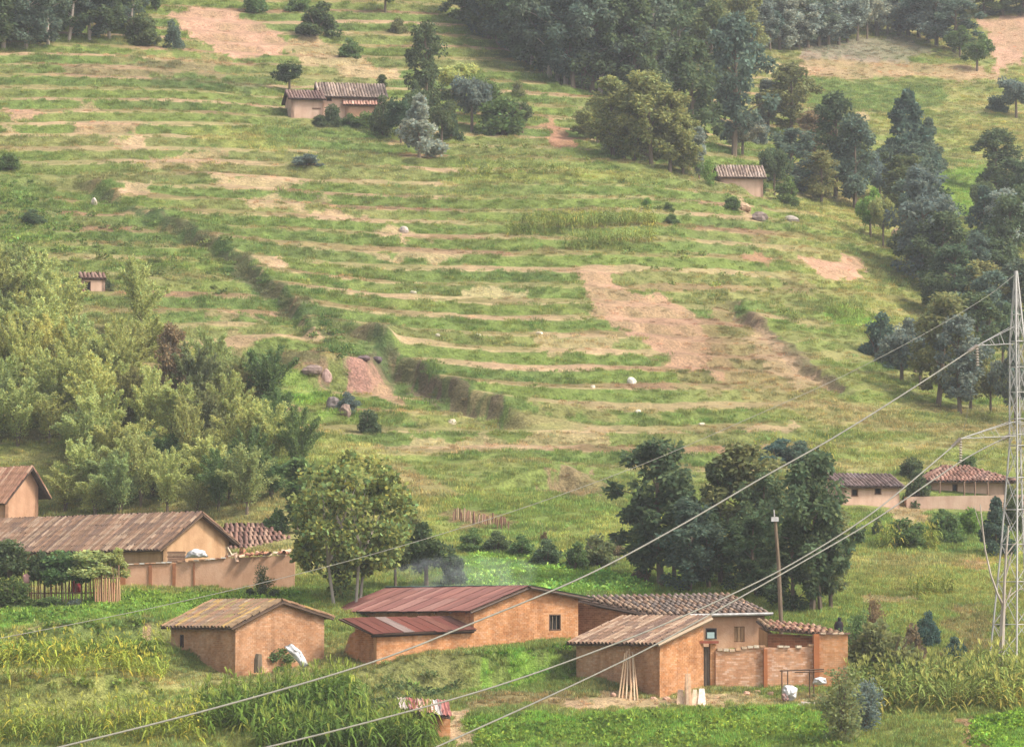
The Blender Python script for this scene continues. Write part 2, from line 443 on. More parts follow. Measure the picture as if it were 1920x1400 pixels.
# ------------------------------------------------------------------ land cover (base colours of what grows or lies there, bank shade painted in)
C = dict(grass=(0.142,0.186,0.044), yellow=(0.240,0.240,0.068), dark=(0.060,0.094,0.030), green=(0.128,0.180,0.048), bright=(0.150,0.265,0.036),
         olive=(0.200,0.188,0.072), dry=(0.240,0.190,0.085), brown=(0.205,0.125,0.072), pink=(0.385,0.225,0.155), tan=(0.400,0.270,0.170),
         red=(0.330,0.165,0.110), shade_soil=(0.120,0.088,0.056), pale=(0.520,0.390,0.230), mauve=(0.270,0.145,0.115), grey=(0.200,0.165,0.140))  # the darkest soil tone also paints in the shade of the banks
POLY = [  # outline in photo pixels -> walked out on the ground; colour, strength, how much grows there
 ([(318,28),(440,20),(520,58),(548,86),(500,104),(440,110),(370,78)],'pink',.9,.05),
 ([(540,70),(585,75),(740,128),(748,152),(640,142),(560,112)],'tan',.65,.35),
 ([(270,146),(500,146),(500,166),(270,166)],'dark',.75,1),
 ([(110,122),(410,120),(410,142),(110,142)],'mauve',.5,.4),
 ([(250,100),(440,112),(400,122),(200,118)],'dry',.6,.7),
 ([(25,202),(70,198),(78,222),(20,224)],'pink',.75,.2),([(130,230),(262,228),(266,250),(135,252)],'pink',.6,.25),
 ([(215,258),(272,255),(270,282),(222,282)],'tan',.7,.2),([(275,288),(430,285),(436,310),(280,312)],'pink',.5,.3),
 ([(0,240),(60,240),(60,258),(0,258)],'tan',.6,.3),([(150,195),(180,195),(180,210),(150,210)],'tan',.6,.3),
 ([(228,343),(290,343),(286,361),(232,361)],'tan',.85,.1),([(400,345),(470,333),(552,333),(552,356),(430,356)],'tan',.7,.2),
 ([(440,372),(620,366),(612,388),(470,388)],'tan',.6,.25),([(590,398),(692,396),(692,414),(590,416)],'tan',.85,.1),
 ([(700,433),(795,438),(795,452),(705,449)],'tan',.7,.2),([(452,484),(535,482),(525,502),(455,502)],'tan',.9,.08),
 ([(690,475),(900,470),(900,482),(690,485)],'tan',.6,.2),([(800,546),(1000,542),(1000,554),(800,558)],'pale',.6,.2),
 ([(360,243),(470,248),(565,268),(520,288),(380,264)],'yellow',.7,1),
 ([(480,226),(560,230),(720,245),(740,300),(640,300),(500,265)],'green',.65,1),
 ([(600,300),(760,300),(760,330),(620,330)],'green',.35,1),
 ([(840,240),(1290,330),(1300,480),(1000,500),(860,420)],'grass',.45,1),
 ([(830,330),(1240,330),(1250,350),(830,352)],'yellow',.6,1),
 ([(1092,508),(1155,512),(1178,555),(1250,550),(1318,615),(1352,700),(1290,698),(1196,640),(1112,585)],'pink',.85,.12),([(1180,600),(1330,600),(1400,720),(1330,740),(1250,690)],'brown',.45,.35),
 ([(1330,575),(1385,570),(1580,725),(1480,742),(1340,700),(1312,620)],'brown',.6,.5),([(1362,566),(1384,566),(1500,660),(1584,726),(1560,736),(1440,650)],'shade_soil',.8,.3),  # dark strip paints shade onto this bank's face
 ([(1400,600),(1540,712),(1560,735),(1500,735),(1400,650)],'tan',.55,.35),
 ([(1340,690),(1560,740),(1700,790),(1560,800),(1400,760)],'dry',.5,.7),
 ([(1508,484),(1620,488),(1645,510),(1560,527),(1518,505)],'pink',.9,.05),([(1400,468),(1444,478),(1436,503),(1408,497)],'red',.8,.15),
 ([(1382,378),(1412,376),(1405,396),(1385,396)],'tan',.9,.05),([(1388,418),(1450,425),(1460,444),(1400,442)],'brown',.6,.4),
 ([(1470,535),(1530,535),(1530,552),(1480,552)],'brown',.6,.4),([(1620,510),(1720,512),(1720,540),(1640,536)],'dark',.5,1),
 ([(1540,580),(1660,590),(1650,612),(1560,606)],'bright',.7,1),([(1480,560),(1640,560),(1640,580),(1500,580)],'green',.5,1),
 ([(1015,218),(1042,222),(1090,278),(1046,278)],'red',.9,.04),
 ([(880,822),(1000,823),(1150,800),(1150,812),(1000,840),(905,840)],'tan',.5,.35),([(1380,798),(1505,793),(1505,812),(1380,814)],'tan',.75,.15),
 ([(1000,618),(1130,625),(1160,660),(1010,665)],'tan',.45,.4),
 ([(760,778),(1020,760),(1240,766),(1240,780),(1000,790),(770,800)],'dry',.55,.6),
 ([(740,825),(900,822),(900,840),(740,840)],'tan',.5,.3),
 ([(660,676),(700,658),(724,676),(734,706),(722,732),(690,742),(652,734),(654,700)],'mauve',1.0,.0),([(664,664),(700,654),(726,672),(730,690),(700,672),(680,684)],'shade_soil',.7,.4),([(704,722),(752,722),(758,748),(696,752)],'pink',.8,.1),  # dark strip along the cliff top has its shade painted in
 ([(585,690),(625,692),(630,725),(590,722)],'mauve',.8,.1),
 ([(700,780),(830,760),(930,790),(780,790)],'yellow',.5,1),
 ([(680,845),(800,890),(860,940),(770,935),(690,880)],'dry',.7,.7),
 ([(1010,892),(1110,890),(1135,915),(1110,930),(1020,925)],'mauve',.6,.5),([(1110,905),(1200,900),(1190,960),(1130,950)],'olive',.6,1),
 ([(825,960),(945,962),(965,996),(850,988)],'brown',.7,.3),([(1010,985),(1050,985),(1050,1000),(1010,1000)],'tan',.5,.4),
 ([(1500,100),(1640,104),(1836,126),(1884,152),(1700,144),(1500,142)],'pink',.6,.2),([(1836,36),(1925,30),(1925,112),(1872,146),(1850,92)],'pink',.9,.05),
 ([(1500,86),(1690,66),(1750,98),(1700,116),(1500,108)],'grey',.7,.4),
 ([(1500,146),(1770,150),(1770,200),(1520,205)],'green',.75,1),([(1750,325),(1850,315),(1850,400),(1780,412)],'bright',.55,1),
 ([(1590,210),(1630,205),(1630,230),(1600,235)],'tan',.6,.2),([(1780,200),(1920,240),(1920,300),(1800,290)],'yellow',.45,1),
 ([(1880,300),(1925,300),(1925,330),(1890,330)],'tan',.5,.3),([(1800,430),(1850,430),(1850,500),(1810,500)],'bright',.6,1),
 ([(1800,500),(1880,500),(1870,560),(1800,540)],'tan',.6,.2),
 ([(1620,1035),(1800,1032),(1860,1062),(1640,1066)],'olive',.7,.9),([(1770,1140),(1852,1135),(1866,1225),(1780,1228)],'brown',.6,.4),
 ([(1590,1112),(1710,1116),(1710,1134),(1600,1132)],'tan',.6,.2),([(1800,1050),(1870,1052),(1860,1075),(1800,1072)],'red',.45,.4),
 ([(1580,955),(1730,960),(1740,985),(1600,980)],'green',.6,1),([(1700,960),(1850,950),(1850,1040),(1760,1040)],'green',.7,1),
 ([(1560,880),(1620,840),(1740,855),(1720,885)],'yellow',.5,1),([(1660,940),(1740,940),(1740,985),(1680,985)],'pink',.6,.2),
 ([(865,1040),(960,1030),(1060,1072),(1200,1085),(1240,1118),(880,1118)],'bright',.75,1),
 ([(860,985),(1030,1000),(1080,1060),(960,1035),(870,1040)],'green',.6,1),
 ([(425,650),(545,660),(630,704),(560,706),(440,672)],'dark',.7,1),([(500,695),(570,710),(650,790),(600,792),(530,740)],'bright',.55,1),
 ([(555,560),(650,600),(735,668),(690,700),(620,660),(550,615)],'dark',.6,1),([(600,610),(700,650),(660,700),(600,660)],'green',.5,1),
 ([(140,345),(300,400),(455,475),(565,575),(590,650),(545,612),(420,505),(270,428)],'dark',.8,.8),([(300,408),(455,486),(560,588),(545,600),(430,500),(290,425)],'shade_soil',.4,.6),  # gully bank: shade painted in as dark grass and soil
 ([(690,645),(780,690),(940,775),(930,792),(840,755),(700,690)],'dark',.7,.8),([(760,700),(850,748),(940,786),(900,788),(790,745)],'shade_soil',.9,.15),  # shaded bank face, its darkness put into the ground colours
 ([(530,780),(700,840),(740,930),(560,850)],'yellow',.6,1),([(560,850),(700,900),(840,960),(620,960)],'yellow',.35,1),
 ([(400,585),(520,585),(520,600),(410,602)],'pink',.5,.3),([(410,630),(500,625),(460,650),(400,648)],'pink',.35,.4),
 ([(0,330),(60,320),(140,420),(100,470),(0,440)],'green',.55,1),([(20,485),(90,490),(120,510),(20,515)],'dry',.6,.5),
 ([(0,440),(400,450),(450,540),(100,560),(0,520)],'grass',.4,1),
 ([(250,500),(370,505),(360,545),(240,540)],'olive',.5,.8),
 ([(60,1174),(290,1164),(300,1188),(60,1198)],'pink',.75,.1),([(0,1140),(60,1130),(300,1115),(560,1110),(600,1130),(560,1160),(300,1160),(60,1176),(0,1180)],'bright',.6,1),
 ([(840,1330),(905,1318),(880,1352),(895,1395),(845,1395)],'tan',.9,.02),([(880,1288),(1080,1290),(1080,1326),(900,1330)],'brown',.6,.35),
 ([(1040,1300),(1340,1302),(1360,1322),(1050,1330)],'tan',.7,.15),([(1785,1350),(1832,1343),(1856,1405),(1815,1405)],'red',.7,.1),
 ([(740,1275),(880,1240),(1075,1208),(1085,1242),(950,1290),(760,1290)],'bright',.85,1),
 ([(880,1345),(1500,1328),(1560,1400),(900,1400)],'bright',.7,1),([(1830,1340),(1925,1328),(1925,1405),(1850,1405)],'bright',.85,1),
 ([(1340,1300),(1540,1300),(1540,1325),(1340,1318)],'tan',.5,.3),
 ([(0,1190),(300,1190),(310,1230),(0,1238)],'green',.7,1),([(0,1300),(340,1290),(350,1312),(0,1330)],'grass',.5,1),
]
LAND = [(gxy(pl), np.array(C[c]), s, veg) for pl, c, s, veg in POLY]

def inside(px, py, poly):
    r = np.zeros(px.shape, bool); j = len(poly) - 1
    for i in range(len(poly)):
        xi, yi = poly[i]; xj, yj = poly[j]
        if yi != yj:
            r ^= ((yi > py) != (yj > py)) & (px < (xj - xi) * (py - yi) / (yj - yi) + xi)
        j = i
    return r

def land(x, y):
    """base colour and density of growth at ground points"""
    zb = base(x, y); ph = phase(x, y, zb); idx = np.floor(ph); fr = ph - idx
    tw = terrace_weight(x, y)[:, None]
    n1 = fbm(x * 0.025, y * 0.025, 3); n2 = fbm(x * 0.11, y * 0.11, 13); n3 = fbm(x * 0.55, y * 0.55, 23, 2)
    k = lambda c: np.array(C[c])[None]
    mx = lambda a, b, t: a * (1 - t[:, None]) + b * t[:, None]
    col = mx(k('grass'), k('yellow'), sstep(0.35, 0.7, n1 * 0.6 + n2 * 0.4))
    col = mx(col, k('dry'), 0.6 * sstep(0.52, 0.75, fbm(x * 0.06, y * 0.06, 41)))
    col = mx(col, k('green'), 0.4 * sstep(0.55, 0.75, fbm(x * 0.09, y * 0.09, 57)))
    veg = np.full(x.shape, 0.9)
    # terraces: green risers, worn treads whose soil shows in stretches
    ri = mx(k('grass') * .88, k('green') * .85, sstep(0.35, 0.7, fbm(x * 0.045, idx * 3.7, 61)))
    ri = mx(ri, k('olive'), 0.7 * sstep(0.45, 0.72, fbm(x * 0.05, idx * 5.1, 67)))
    tr = mx(k('dry') * .92, k('brown') * 1.05, sstep(0.32, 0.55, fbm(x * 0.05, idx * 2.3, 71)))
    soil = sstep(0.50, 0.62, fbm(x * 0.05, idx * 4.9, 83) + 0.10 * (n3 - 0.5))
    tr = mx(tr, k('tan'), soil * 0.68)
    tr = mx(tr, k('olive'), 0.75 * sstep(0.56, 0.68, fbm(x * 0.045, idx * 7.7, 91)))
    fz = fr + 0.07 * (n3 - 0.5)
    rz = sstep(TA - 0.08, TA + 0.05, fz) * (1 - sstep(0.93, 1.0, fz))
    tr = mx(tr, k('grass'), 0.04 + 0.26 * sstep(.47, .62, fbm(x * .07, idx * 6.1, 141)))
    tc = mx(tr, ri * (0.9 + 0.2 * fbm(x * .3, idx * 1.7, 97))[:, None], rz)
    rim = sstep(0.975, 1.0, fz) * .6 + (1 - sstep(0.03, 0.12, fz))
    tc = mx(tc, mx(k('yellow'), k('pale'), sstep(.42, .55, fbm(x * .06, idx * 3.1, 131))), 0.5 * np.clip(rim, 0, 1))
    tveg = 0.12 + 0.62 * rz + 0.18 * (1 - soil)
    a = tw * np.where(y < 245, .35, 1.0)[:, None] * (0.90 + 0.10 * sstep(0.3, 0.6, n2))[:, None]
    col = col * (1 - a) + tc * a
    veg = veg * (1 - a[:, 0]) + tveg * a[:, 0]
    wx = x + 1.3 * (fbm(x * 0.35, y * 0.35, 101) - 0.5) * 2; wy = y + 2.2 * (fbm(x * 0.35, y * 0.25, 107) - 0.5) * 2
    wx = wx + 1.1 * (vnoise(x * 1.3, y * 1.3, 111) - .5); wy = wy + 1.6 * (vnoise(x * 1.3, y * 1.1, 117) - .5)
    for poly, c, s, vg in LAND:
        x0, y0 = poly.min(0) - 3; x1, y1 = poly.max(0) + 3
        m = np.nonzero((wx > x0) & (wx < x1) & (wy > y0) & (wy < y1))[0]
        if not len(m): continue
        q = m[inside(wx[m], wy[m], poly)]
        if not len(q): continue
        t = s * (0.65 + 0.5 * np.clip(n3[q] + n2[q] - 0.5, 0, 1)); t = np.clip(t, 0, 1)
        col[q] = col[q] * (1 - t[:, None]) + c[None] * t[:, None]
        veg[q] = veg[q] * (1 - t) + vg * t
    col = col * (0.82 + 0.36 * n3)[:, None] * (0.9 + 0.2 * n2)[:, None]
    return col, np.clip(veg, 0, 1)

ss = np.concatenate([np.linspace(-0.5, -0.2, 20)[:-1], np.linspace(-0.198, 0.198, 920), np.linspace(0.2, 0.5, 20)[1:]])
ds = np.concatenate([np.linspace(2, 190, 40)[:-1], np.arange(190, 474, 0.36), 474 + np.cumsum(np.linspace(0.45, 4, 110))])
S_, D_ = np.meshgrid(ss, ds)
X_ = (S_ * np.maximum(D_, 60)).ravel(); Y_ = D_.ravel()
Z_ = H(X_, Y_)
lc, lv = land(X_, Y_)
nr, nc = S_.shape
ii = np.arange((nr - 1) * nc).reshape(nr - 1, nc)[:, :-1].ravel()
F_ = np.stack([ii, ii + 1, ii + nc + 1, ii + nc], 1)
me = mesh_np('hillside', np.stack([X_, Y_, Z_], 1), F_, 'ground', {'land': ('FLOAT_COLOR', np.concatenate([lc, np.ones((len(lc), 1))], 1))}, True)
hill = bpy.data.objects.new('hillside', me); COL.objects.link(hill)
obj_props(hill, 'terraced green hillside with worn soil steps above the village', None, None, 'structure')

# ------------------------------------------------------------------ scattered ground cover (stuff)
def scatter(name, templates, pts, rotz, scl, tint, label, tilt=0.15):
    tc = bpy.data.collections.new(name + '_templates')       # not linked: only a source for the copies
    for t in templates:
        tc.objects.link(bpy.data.objects.new(name + '_clump', t))
    n = len(pts)
    rot = np.stack([rng.normal(0, tilt, n), rng.normal(0, tilt, n), rotz], 1)
    me = bpy.data.meshes.new(name); me.vertices.add(n); me.vertices.foreach_set('co', np.asarray(pts, np.float32).ravel())
    for an, typ, key, arr in (('rot', 'FLOAT_VECTOR', 'vector', rot), ('scl', 'FLOAT', 'value', scl), ('tint', 'FLOAT_COLOR', 'color', np.concatenate([tint, np.ones((n, 1))], 1)), ('pick', 'INT', 'value', rng.integers(0, len(templates), n))):
        a = me.attributes.new(an, typ, 'POINT')
        a.data.foreach_set(key, np.asarray(arr, np.int32 if typ == 'INT' else np.float32).ravel())
    me.update()
    o = bpy.data.objects.new(name, me); COL.objects.link(o)
    g = bpy.data.node_groups.new(name + '_nodes', 'GeometryNodeTree')
    g.interface.new_socket('Geometry', in_out='INPUT', socket_type='NodeSocketGeometry')
    g.interface.new_socket('Geometry', in_out='OUTPUT', socket_type='NodeSocketGeometry')
    N_ = g.nodes
    gi, go = N_.new('NodeGroupInput'), N_.new('NodeGroupOutput')
    ci = N_.new('GeometryNodeCollectionInfo'); ci.inputs['Collection'].default_value = tc
    ci.inputs['Separate Children'].default_value = True; ci.inputs['Reset Children'].default_value = True
    ip = N_.new('GeometryNodeInstanceOnPoints'); ip.inputs['Pick Instance'].default_value = True
    def na(nm, typ):
        a = N_.new('GeometryNodeInputNamedAttribute'); a.data_type = typ; a.inputs['Name'].default_value = nm
        return a.outputs['Attribute']
    e2r = N_.new('FunctionNodeEulerToRotation')
    L_ = g.links
    L_.new(gi.outputs[0], ip.inputs['Points']); L_.new(ci.outputs[0], ip.inputs['Instance'])
    L_.new(na('pick', 'INT'), ip.inputs['Instance Index'])
    L_.new(na('rot', 'FLOAT_VECTOR'), e2r.inputs[0]); L_.new(e2r.outputs[0], ip.inputs['Rotation'])
    L_.new(na('scl', 'FLOAT'), ip.inputs['Scale'])
    L_.new(ip.outputs[0], go.inputs[0])
    md = o.modifiers.new('scatter', 'NODES'); md.node_group = g
    return obj_props(o, label, None, None, 'stuff')

def leaf_quads(pos, axis, length, width, seed_rng, curl=0.0):
    """diamond leaves: pos (n,3) base, axis (n,3) direction"""
    n = len(pos)
    axis = axis / (np.linalg.norm(axis, axis=1, keepdims=True) + 1e-9)
    side = np.cross(axis, seed_rng.normal(size=(n, 3))); side /= np.linalg.norm(side, axis=1, keepdims=True) + 1e-9
    Ln = (length * (0.7 + 0.6 * seed_rng.random(n)))[:, None]; Wd = (width * (0.7 + 0.6 * seed_rng.random(n)))[:, None]
    mid = pos + axis * Ln * 0.5
    V = np.stack([pos, mid + side * Wd / 2, pos + axis * Ln, mid - side * Wd / 2], 1).reshape(-1, 3)
    F = np.arange(n * 4).reshape(n, 4)
    return V, F

def leaf_mesh(name, V, F, mat, seed_rng, lo=0.65, hi=1.35, hue=0.12):
    n = len(F)
    b = (lo + (hi - lo) * seed_rng.random(n))
    h = seed_rng.normal(0, hue, n)
    c = np.stack([b * (1 + h), b, b * (1 - h), np.ones(n)], 1).clip(0.2, 2)
    return mesh_np(name, V, F, mat, {'leaf': ('FLOAT_COLOR', np.repeat(c, 4, 0))})

def grass_template(seed, n, rad, hgt):
    g = np.random.default_rng(seed)
    a = g.random(n) * 6.283; r = rad * np.sqrt(g.random(n))
    pos = np.stack([r * np.cos(a), r * np.sin(a), np.full(n, -0.03)], 1)
    ax = np.stack([g.normal(0, 0.38, n), g.normal(0, 0.38, n), np.ones(n)], 1)
    V, F = leaf_quads(pos, ax, hgt, 0.05, g)
    return leaf_mesh('grass_clump', V, F, 'blade', g, 0.6, 1.3)

def leafy_template(seed, n, rad, hgt, size):
    g = np.random.default_rng(seed)
    d = g.normal(size=(n, 3)); d[:, 2] = np.abs(d[:, 2]); d /= np.linalg.norm(d, axis=1, keepdims=True)
    pos = d * np.array([rad, rad, hgt]) * (0.35 + 0.65 * g.random((n, 1)))
    ax = d * [1, 1, 0.2] + g.normal(0, 0.5, (n, 3))
    V, F = leaf_quads(pos, ax, size, size * 0.7, g)
    return leaf_mesh('leafy_clump', V, F, 'blade', g, 0.6, 1.35)

def maize_template(seed, dry):
    g = np.random.default_rng(seed)
    V, F, Cc = [], [], []
    def strip(pts, wid, side, col):
        b = len(V)
        for p, w in zip(pts, wid):
            V.append(p - side * w / 2); V.append(p + side * w / 2); Cc.append(col); Cc.append(col)
        for i in range(len(pts) - 1): F.append((b + 2 * i, b + 2 * i + 1, b + 2 * i + 3, b + 2 * i + 2))
    h = 1.75
    for a in (0, 1.57):
        strip([np.array([0, 0, z]) for z in (-0.1, 0.9, h)], (0.05, 0.04, 0.02), np.array([math.cos(a), math.sin(a), 0]), (0.9, 0.85, 0.6, 1))
    for i in range(11):
        z0 = 0.2 + 1.35 * i / 11; a = (i % 2) * math.pi + g.normal(0, 0.5); L = 0.62 + 0.25 * g.random()
        d = np.array([math.cos(a), math.sin(a), 0]); s = np.array([-d[1], d[0], 0])
        t = np.array([0, 0.3, 0.65, 1.0])
        up = 0.42 + 0.2 * g.random()
        pts = [np.array([0, 0, z0]) + d * L * q + np.array([0, 0, up * q - (0.75 + 0.3 * g.random()) * q * q]) for q in t]
        b = 0.7 + 0.6 * g.random()
        c = (b, b, b * 0.8, 1)
        if g.random() < dry or z0 < 0.5 and g.random() < 0.6: c = (1.7 * b, 1.15 * b, 0.9 * b, 1)
        strip(pts, (0.05, 0.10, 0.08, 0.01), s, c)
    for i in range(5):
        a = g.random() * 6.28; d = np.array([math.cos(a), math.sin(a), 0]) * 0.14
        s = np.array([-d[1], d[0], 0]) / 0.14
        strip([np.array([0, 0, h - 0.05]), np.array([0, 0, h + 0.12]) + d * 0.6, np.array([0, 0, h + 0.25]) + d], (0.03, 0.035, 0.02), s, (2.2, 1.7, 1.5, 1))
    return mesh_np('maize_plant', np.array(V), np.array(F), 'blade', {'leaf': ('FLOAT_COLOR', np.array(Cc))})

def rand_ground(n, d0, d1, s0=-0.19, s1=0.19):
    D = np.sqrt(rng.random(n) * (d1 ** 2 - d0 ** 2) + d0 ** 2)
    return (s0 + (s1 - s0) * rng.random(n)) * D, D

NOGROW = []                                # footprints of walls, filled below before the cover is scattered
def allowed(x, y):
    ok = np.ones(x.shape, bool)
    for poly in NOGROW: ok &= ~inside(x, y, poly)
    return ok

# ------------------------------------------------------------------ walls, roofs and their pieces
BRICK = [(0.53,0.265,0.122),(0.515,0.250,0.113),(0.55,0.282,0.138),(0.49,0.236,0.105),(0.54,0.290,0.150),(0.52,0.240,0.104),(0.56,0.305,0.165)]
DUSTY = [(0.47,0.262,0.145),(0.455,0.248,0.135),(0.49,0.280,0.160),(0.44,0.236,0.126),(0.48,0.285,0.170),(0.46,0.240,0.125),(0.50,0.300,0.182)]
FARPAL = [(0.25,0.185,0.150),(0.29,0.22,0.18),(0.22,0.165,0.14),(0.32,0.24,0.19)]
def top_at(tops, t):
    for (a, za), (b, zb) in zip(tops, tops[1:]):
        if t <= b + 1e-9: return za + (zb - za) * (t - a) / max(b - a, 1e-9)
    return tops[-1][1]

def wall(parent, A, B, zb, tops, mat='mortar', thick=0.28, openings=(), bricks=True, name='wall', rough_top=0.0, pal=None, course=(0.25, 0.105)):
    """a wall from A to B (left to right seen from outside); tops = [(t, z)]; openings = [(s0, s1, z0, z1)] in metres"""
    A, B = np.asarray(A, float)[:2], np.asarray(B, float)[:2]
    L = np.hypot(*(B - A)); ex = (B - A) / L; n = np.array([ex[1], -ex[0]])
    brk = sorted({0.0, L} | {t * L for t, _ in tops} | {s for o in openings for s in o[:2]})
    mb = MB()
    def pt(s, z, dep): q = A + ex * s - n * dep; return (q[0], q[1], z)
    for s0, s1 in zip(brk, brk[1:]):
        if s1 - s0 < 1e-4: continue
        mid = (s0 + s1) / 2
        segs = [[zb, None]]
        for o in openings:
            if o[0] - 1e-6 <= mid <= o[1] + 1e-6: segs = [[zb, o[2]], [o[3], None]]
        for z0, z1 in segs:
            t0, t1 = (z1, z1) if z1 is not None else (top_at(tops, s0 / L), top_at(tops, s1 / L))
            mb.hexa([pt(s0, z0, 0), pt(s1, z0, 0), pt(s1, z0, thick), pt(s0, z0, thick), pt(s0, t0, 0), pt(s1, t1, 0), pt(s1, t1, thick), pt(s0, t0, thick)])
    w = mb.build(name, mat, parent)
    if bricks:
        bb = MB(); bl, bh = course; z = zb + 0.02; r = 0
        zmax = max(z_ for _, z_ in tops)
        rr = random.Random(int(A[0] * 100) + int(L * 77))
        pal = pal or BRICK
        while z < zmax:
            s = -bl * (0.5 if r % 2 else 0.0)
            while s < L:
                a, b = max(s + 0.006, 0.0), min(s + bl - 0.006, L)
                s += bl
                if b - a < 0.06: continue
                zt = z + bh - 0.014
                if zt > min(top_at(tops, a / L), top_at(tops, b / L)) + 0.02: continue
                if any(a < o[1] + 0.03 and b > o[0] - 0.03 and z < o[3] + 0.03 and zt > o[2] - 0.03 for o in openings): continue
                e = 0.006 + 0.014 * rr.random()
                c = pal[rr.randrange(len(pal))]; k = 0.94 + 0.12 * rr.random()
                f = lambda s_, z_, d_: (*(A + ex * s_ + n * d_), z_)
                bb.add([f(a, z, -.02), f(b, z, -.02), f(b, zt, -.02), f(a, zt, -.02), f(a, z, e), f(b, z, e), f(b, zt, e), f(a, zt, e)],
                       [(4, 5, 6, 7), (0, 1, 5, 4), (1, 2, 6, 5), (2, 3, 7, 6), (3, 0, 4, 7)], (c[0] * k, c[1] * k, c[2] * k))
            z += bh; r += 1
        bo = bb.build('bricks', 'brick', w)
        bo['kind'] = 'stuff'
    return w

def wall_axes(A, B):
    A, B = np.asarray(A, float)[:2], np.asarray(B, float)[:2]
    ex = (B - A) / np.hypot(*(B - A))
    return A, np.array([*ex, 0]), np.array([ex[1], -ex[0], 0]), np.array([0, 0, 1.0])

def window(parent, A, B, o, bars=2, frame_col=(0.10, 0.06, 0.04), pane='dark_inside', name='window'):
    """frame, recessed dark pane and bars in opening o = (s0, s1, z0, z1)"""
    A, ex, n, up = wall_axes(A, B)
    s0, s1, z0, z1 = o
    c = lambda s, z, d: np.array([*A, 0]) + ex * s + n * d + up * z
    ax = (ex, n, up)
    mb = MB(); t = 0.07
    mb.box(c((s0 + s1) / 2, z1 - t / 2, -0.05), (s1 - s0, 0.12, t), ax); mb.box(c((s0 + s1) / 2, z0 + t / 2, -0.05), (s1 - s0 + 0.02, 0.16, t), ax)
    mb.box(c(s0 + t / 2, (z0 + z1) / 2, -0.05), (t, 0.12, z1 - z0 - 2 * t), ax); mb.box(c(s1 - t / 2, (z0 + z1) / 2, -0.05), (t, 0.12, z1 - z0 - 2 * t), ax)
    f = mb.build(name, 'wood', parent, color=frame_col)
    pb = MB(); pb.box(c((s0 + s1) / 2, (z0 + z1) / 2, -0.2), (s1 - s0 - 0.004, 0.03, z1 - z0 - 0.004), ax); pb.build('pane', pane, f)
    for i in range(bars):
        s = s0 + (s1 - s0) * (i + 1) / (bars + 1)
        b = MB(); b.box(c(s, (z0 + z1) / 2, -0.06), (0.035, 0.035, z1 - z0 - 2 * t), ax); b.build('bar', 'wood', f, color=(0.2, 0.15, 0.1))
    return f

def boarded(parent, A, B, o, col, n=4, name='door'):
    """a door or shutter of n boards set in opening o"""
    A, ex, nn, up = wall_axes(A, B); s0, s1, z0, z1 = o
    c = lambda s, z, d: np.array([*A, 0]) + ex * s + nn * d + up * z
    mb = MB(); mb.box(c((s0 + s1) / 2, (z0 + z1) / 2, -0.16), (s1 - s0 - .01, 0.05, z1 - z0 - .01), (ex, nn, up))
    d = mb.build(name, 'wood', parent, color=tuple(k * 0.4 for k in col))
    w = (s1 - s0) / n
    for i in range(n):
        b = MB(); b.box(c(s0 + w * (i + .5), (z0 + z1) / 2, -0.11 + 0.01 * (i % 2)), (w - 0.03, 0.04, z1 - z0 - 0.06), (ex, nn, up))
        k = 0.75 + 0.5 * random.random()
        b.build('board', 'wood', d, color=tuple(q * k for q in col))
    return d

def _tile_mesh():
    g = MB(); n = 5; L = 0.56
    r0, r1 = 0.135, 0.115
    vs = []
    for r, y in ((r0, -0.03), (r1, L)):
        for i in range(n + 1):
            t = math.pi * i / n
            vs.append((-math.cos(t) * r, y, math.sin(t) * r * 1.05))
    for r, y in ((r0 - 0.03, -0.03),):
        for i in range(n + 1):
            t = math.pi * i / n
            vs.append((-math.cos(t) * r, y, math.sin(t) * r * 1.05))
    fs = [(i, i + 1, n + 2 + i, n + 1 + i) for i in range(n)] + [(i, 2 * n + 2 + i, 2 * n + 3 + i, i + 1) for i in range(n)]
    g.add(vs, fs)
    return g.mesh('tile', 'tile')
TILE = _tile_mesh()
TILEPAL = [(0.19,0.115,0.075),(0.23,0.142,0.095),(0.165,0.100,0.068),(0.26,0.175,0.118),(0.15,0.098,0.072),(0.205,0.122,0.078),(0.29,0.205,0.145),(0.14,0.088,0.066)]
REDPAL = [(0.28,0.145,0.09),(0.31,0.17,0.11),(0.24,0.12,0.08),(0.35,0.22,0.15)]
GREYPAL = [(0.16,0.12,0.10),(0.20,0.15,0.12),(0.13,0.10,0.085),(0.23,0.165,0.13)]
MOSSPAL = [(0.22,0.145,0.085),(0.29,0.185,0.07),(0.19,0.13,0.075),(0.25,0.15,0.085),(0.215,0.17,0.07),(0.25,0.18,0.12),(0.22,0.125,0.080),(0.17,0.115,0.08)]

def lerp(a, b, t): return a + (b - a) * t

def slab(parent, e0, e1, r0, r1, name='roof', th=0.10, mat='roof_under', color=None):
    n = np.cross(e1 - e0, r0 - e0); n /= np.linalg.norm(n)
    if n[2] < 0: n = -n
    mb = MB(); mb.hexa([e0 - n * th, e1 - n * th, r1 - n * th, r0 - n * th, e0, e1, r1, r0])
    return mb.build(name, mat, parent, color=color)

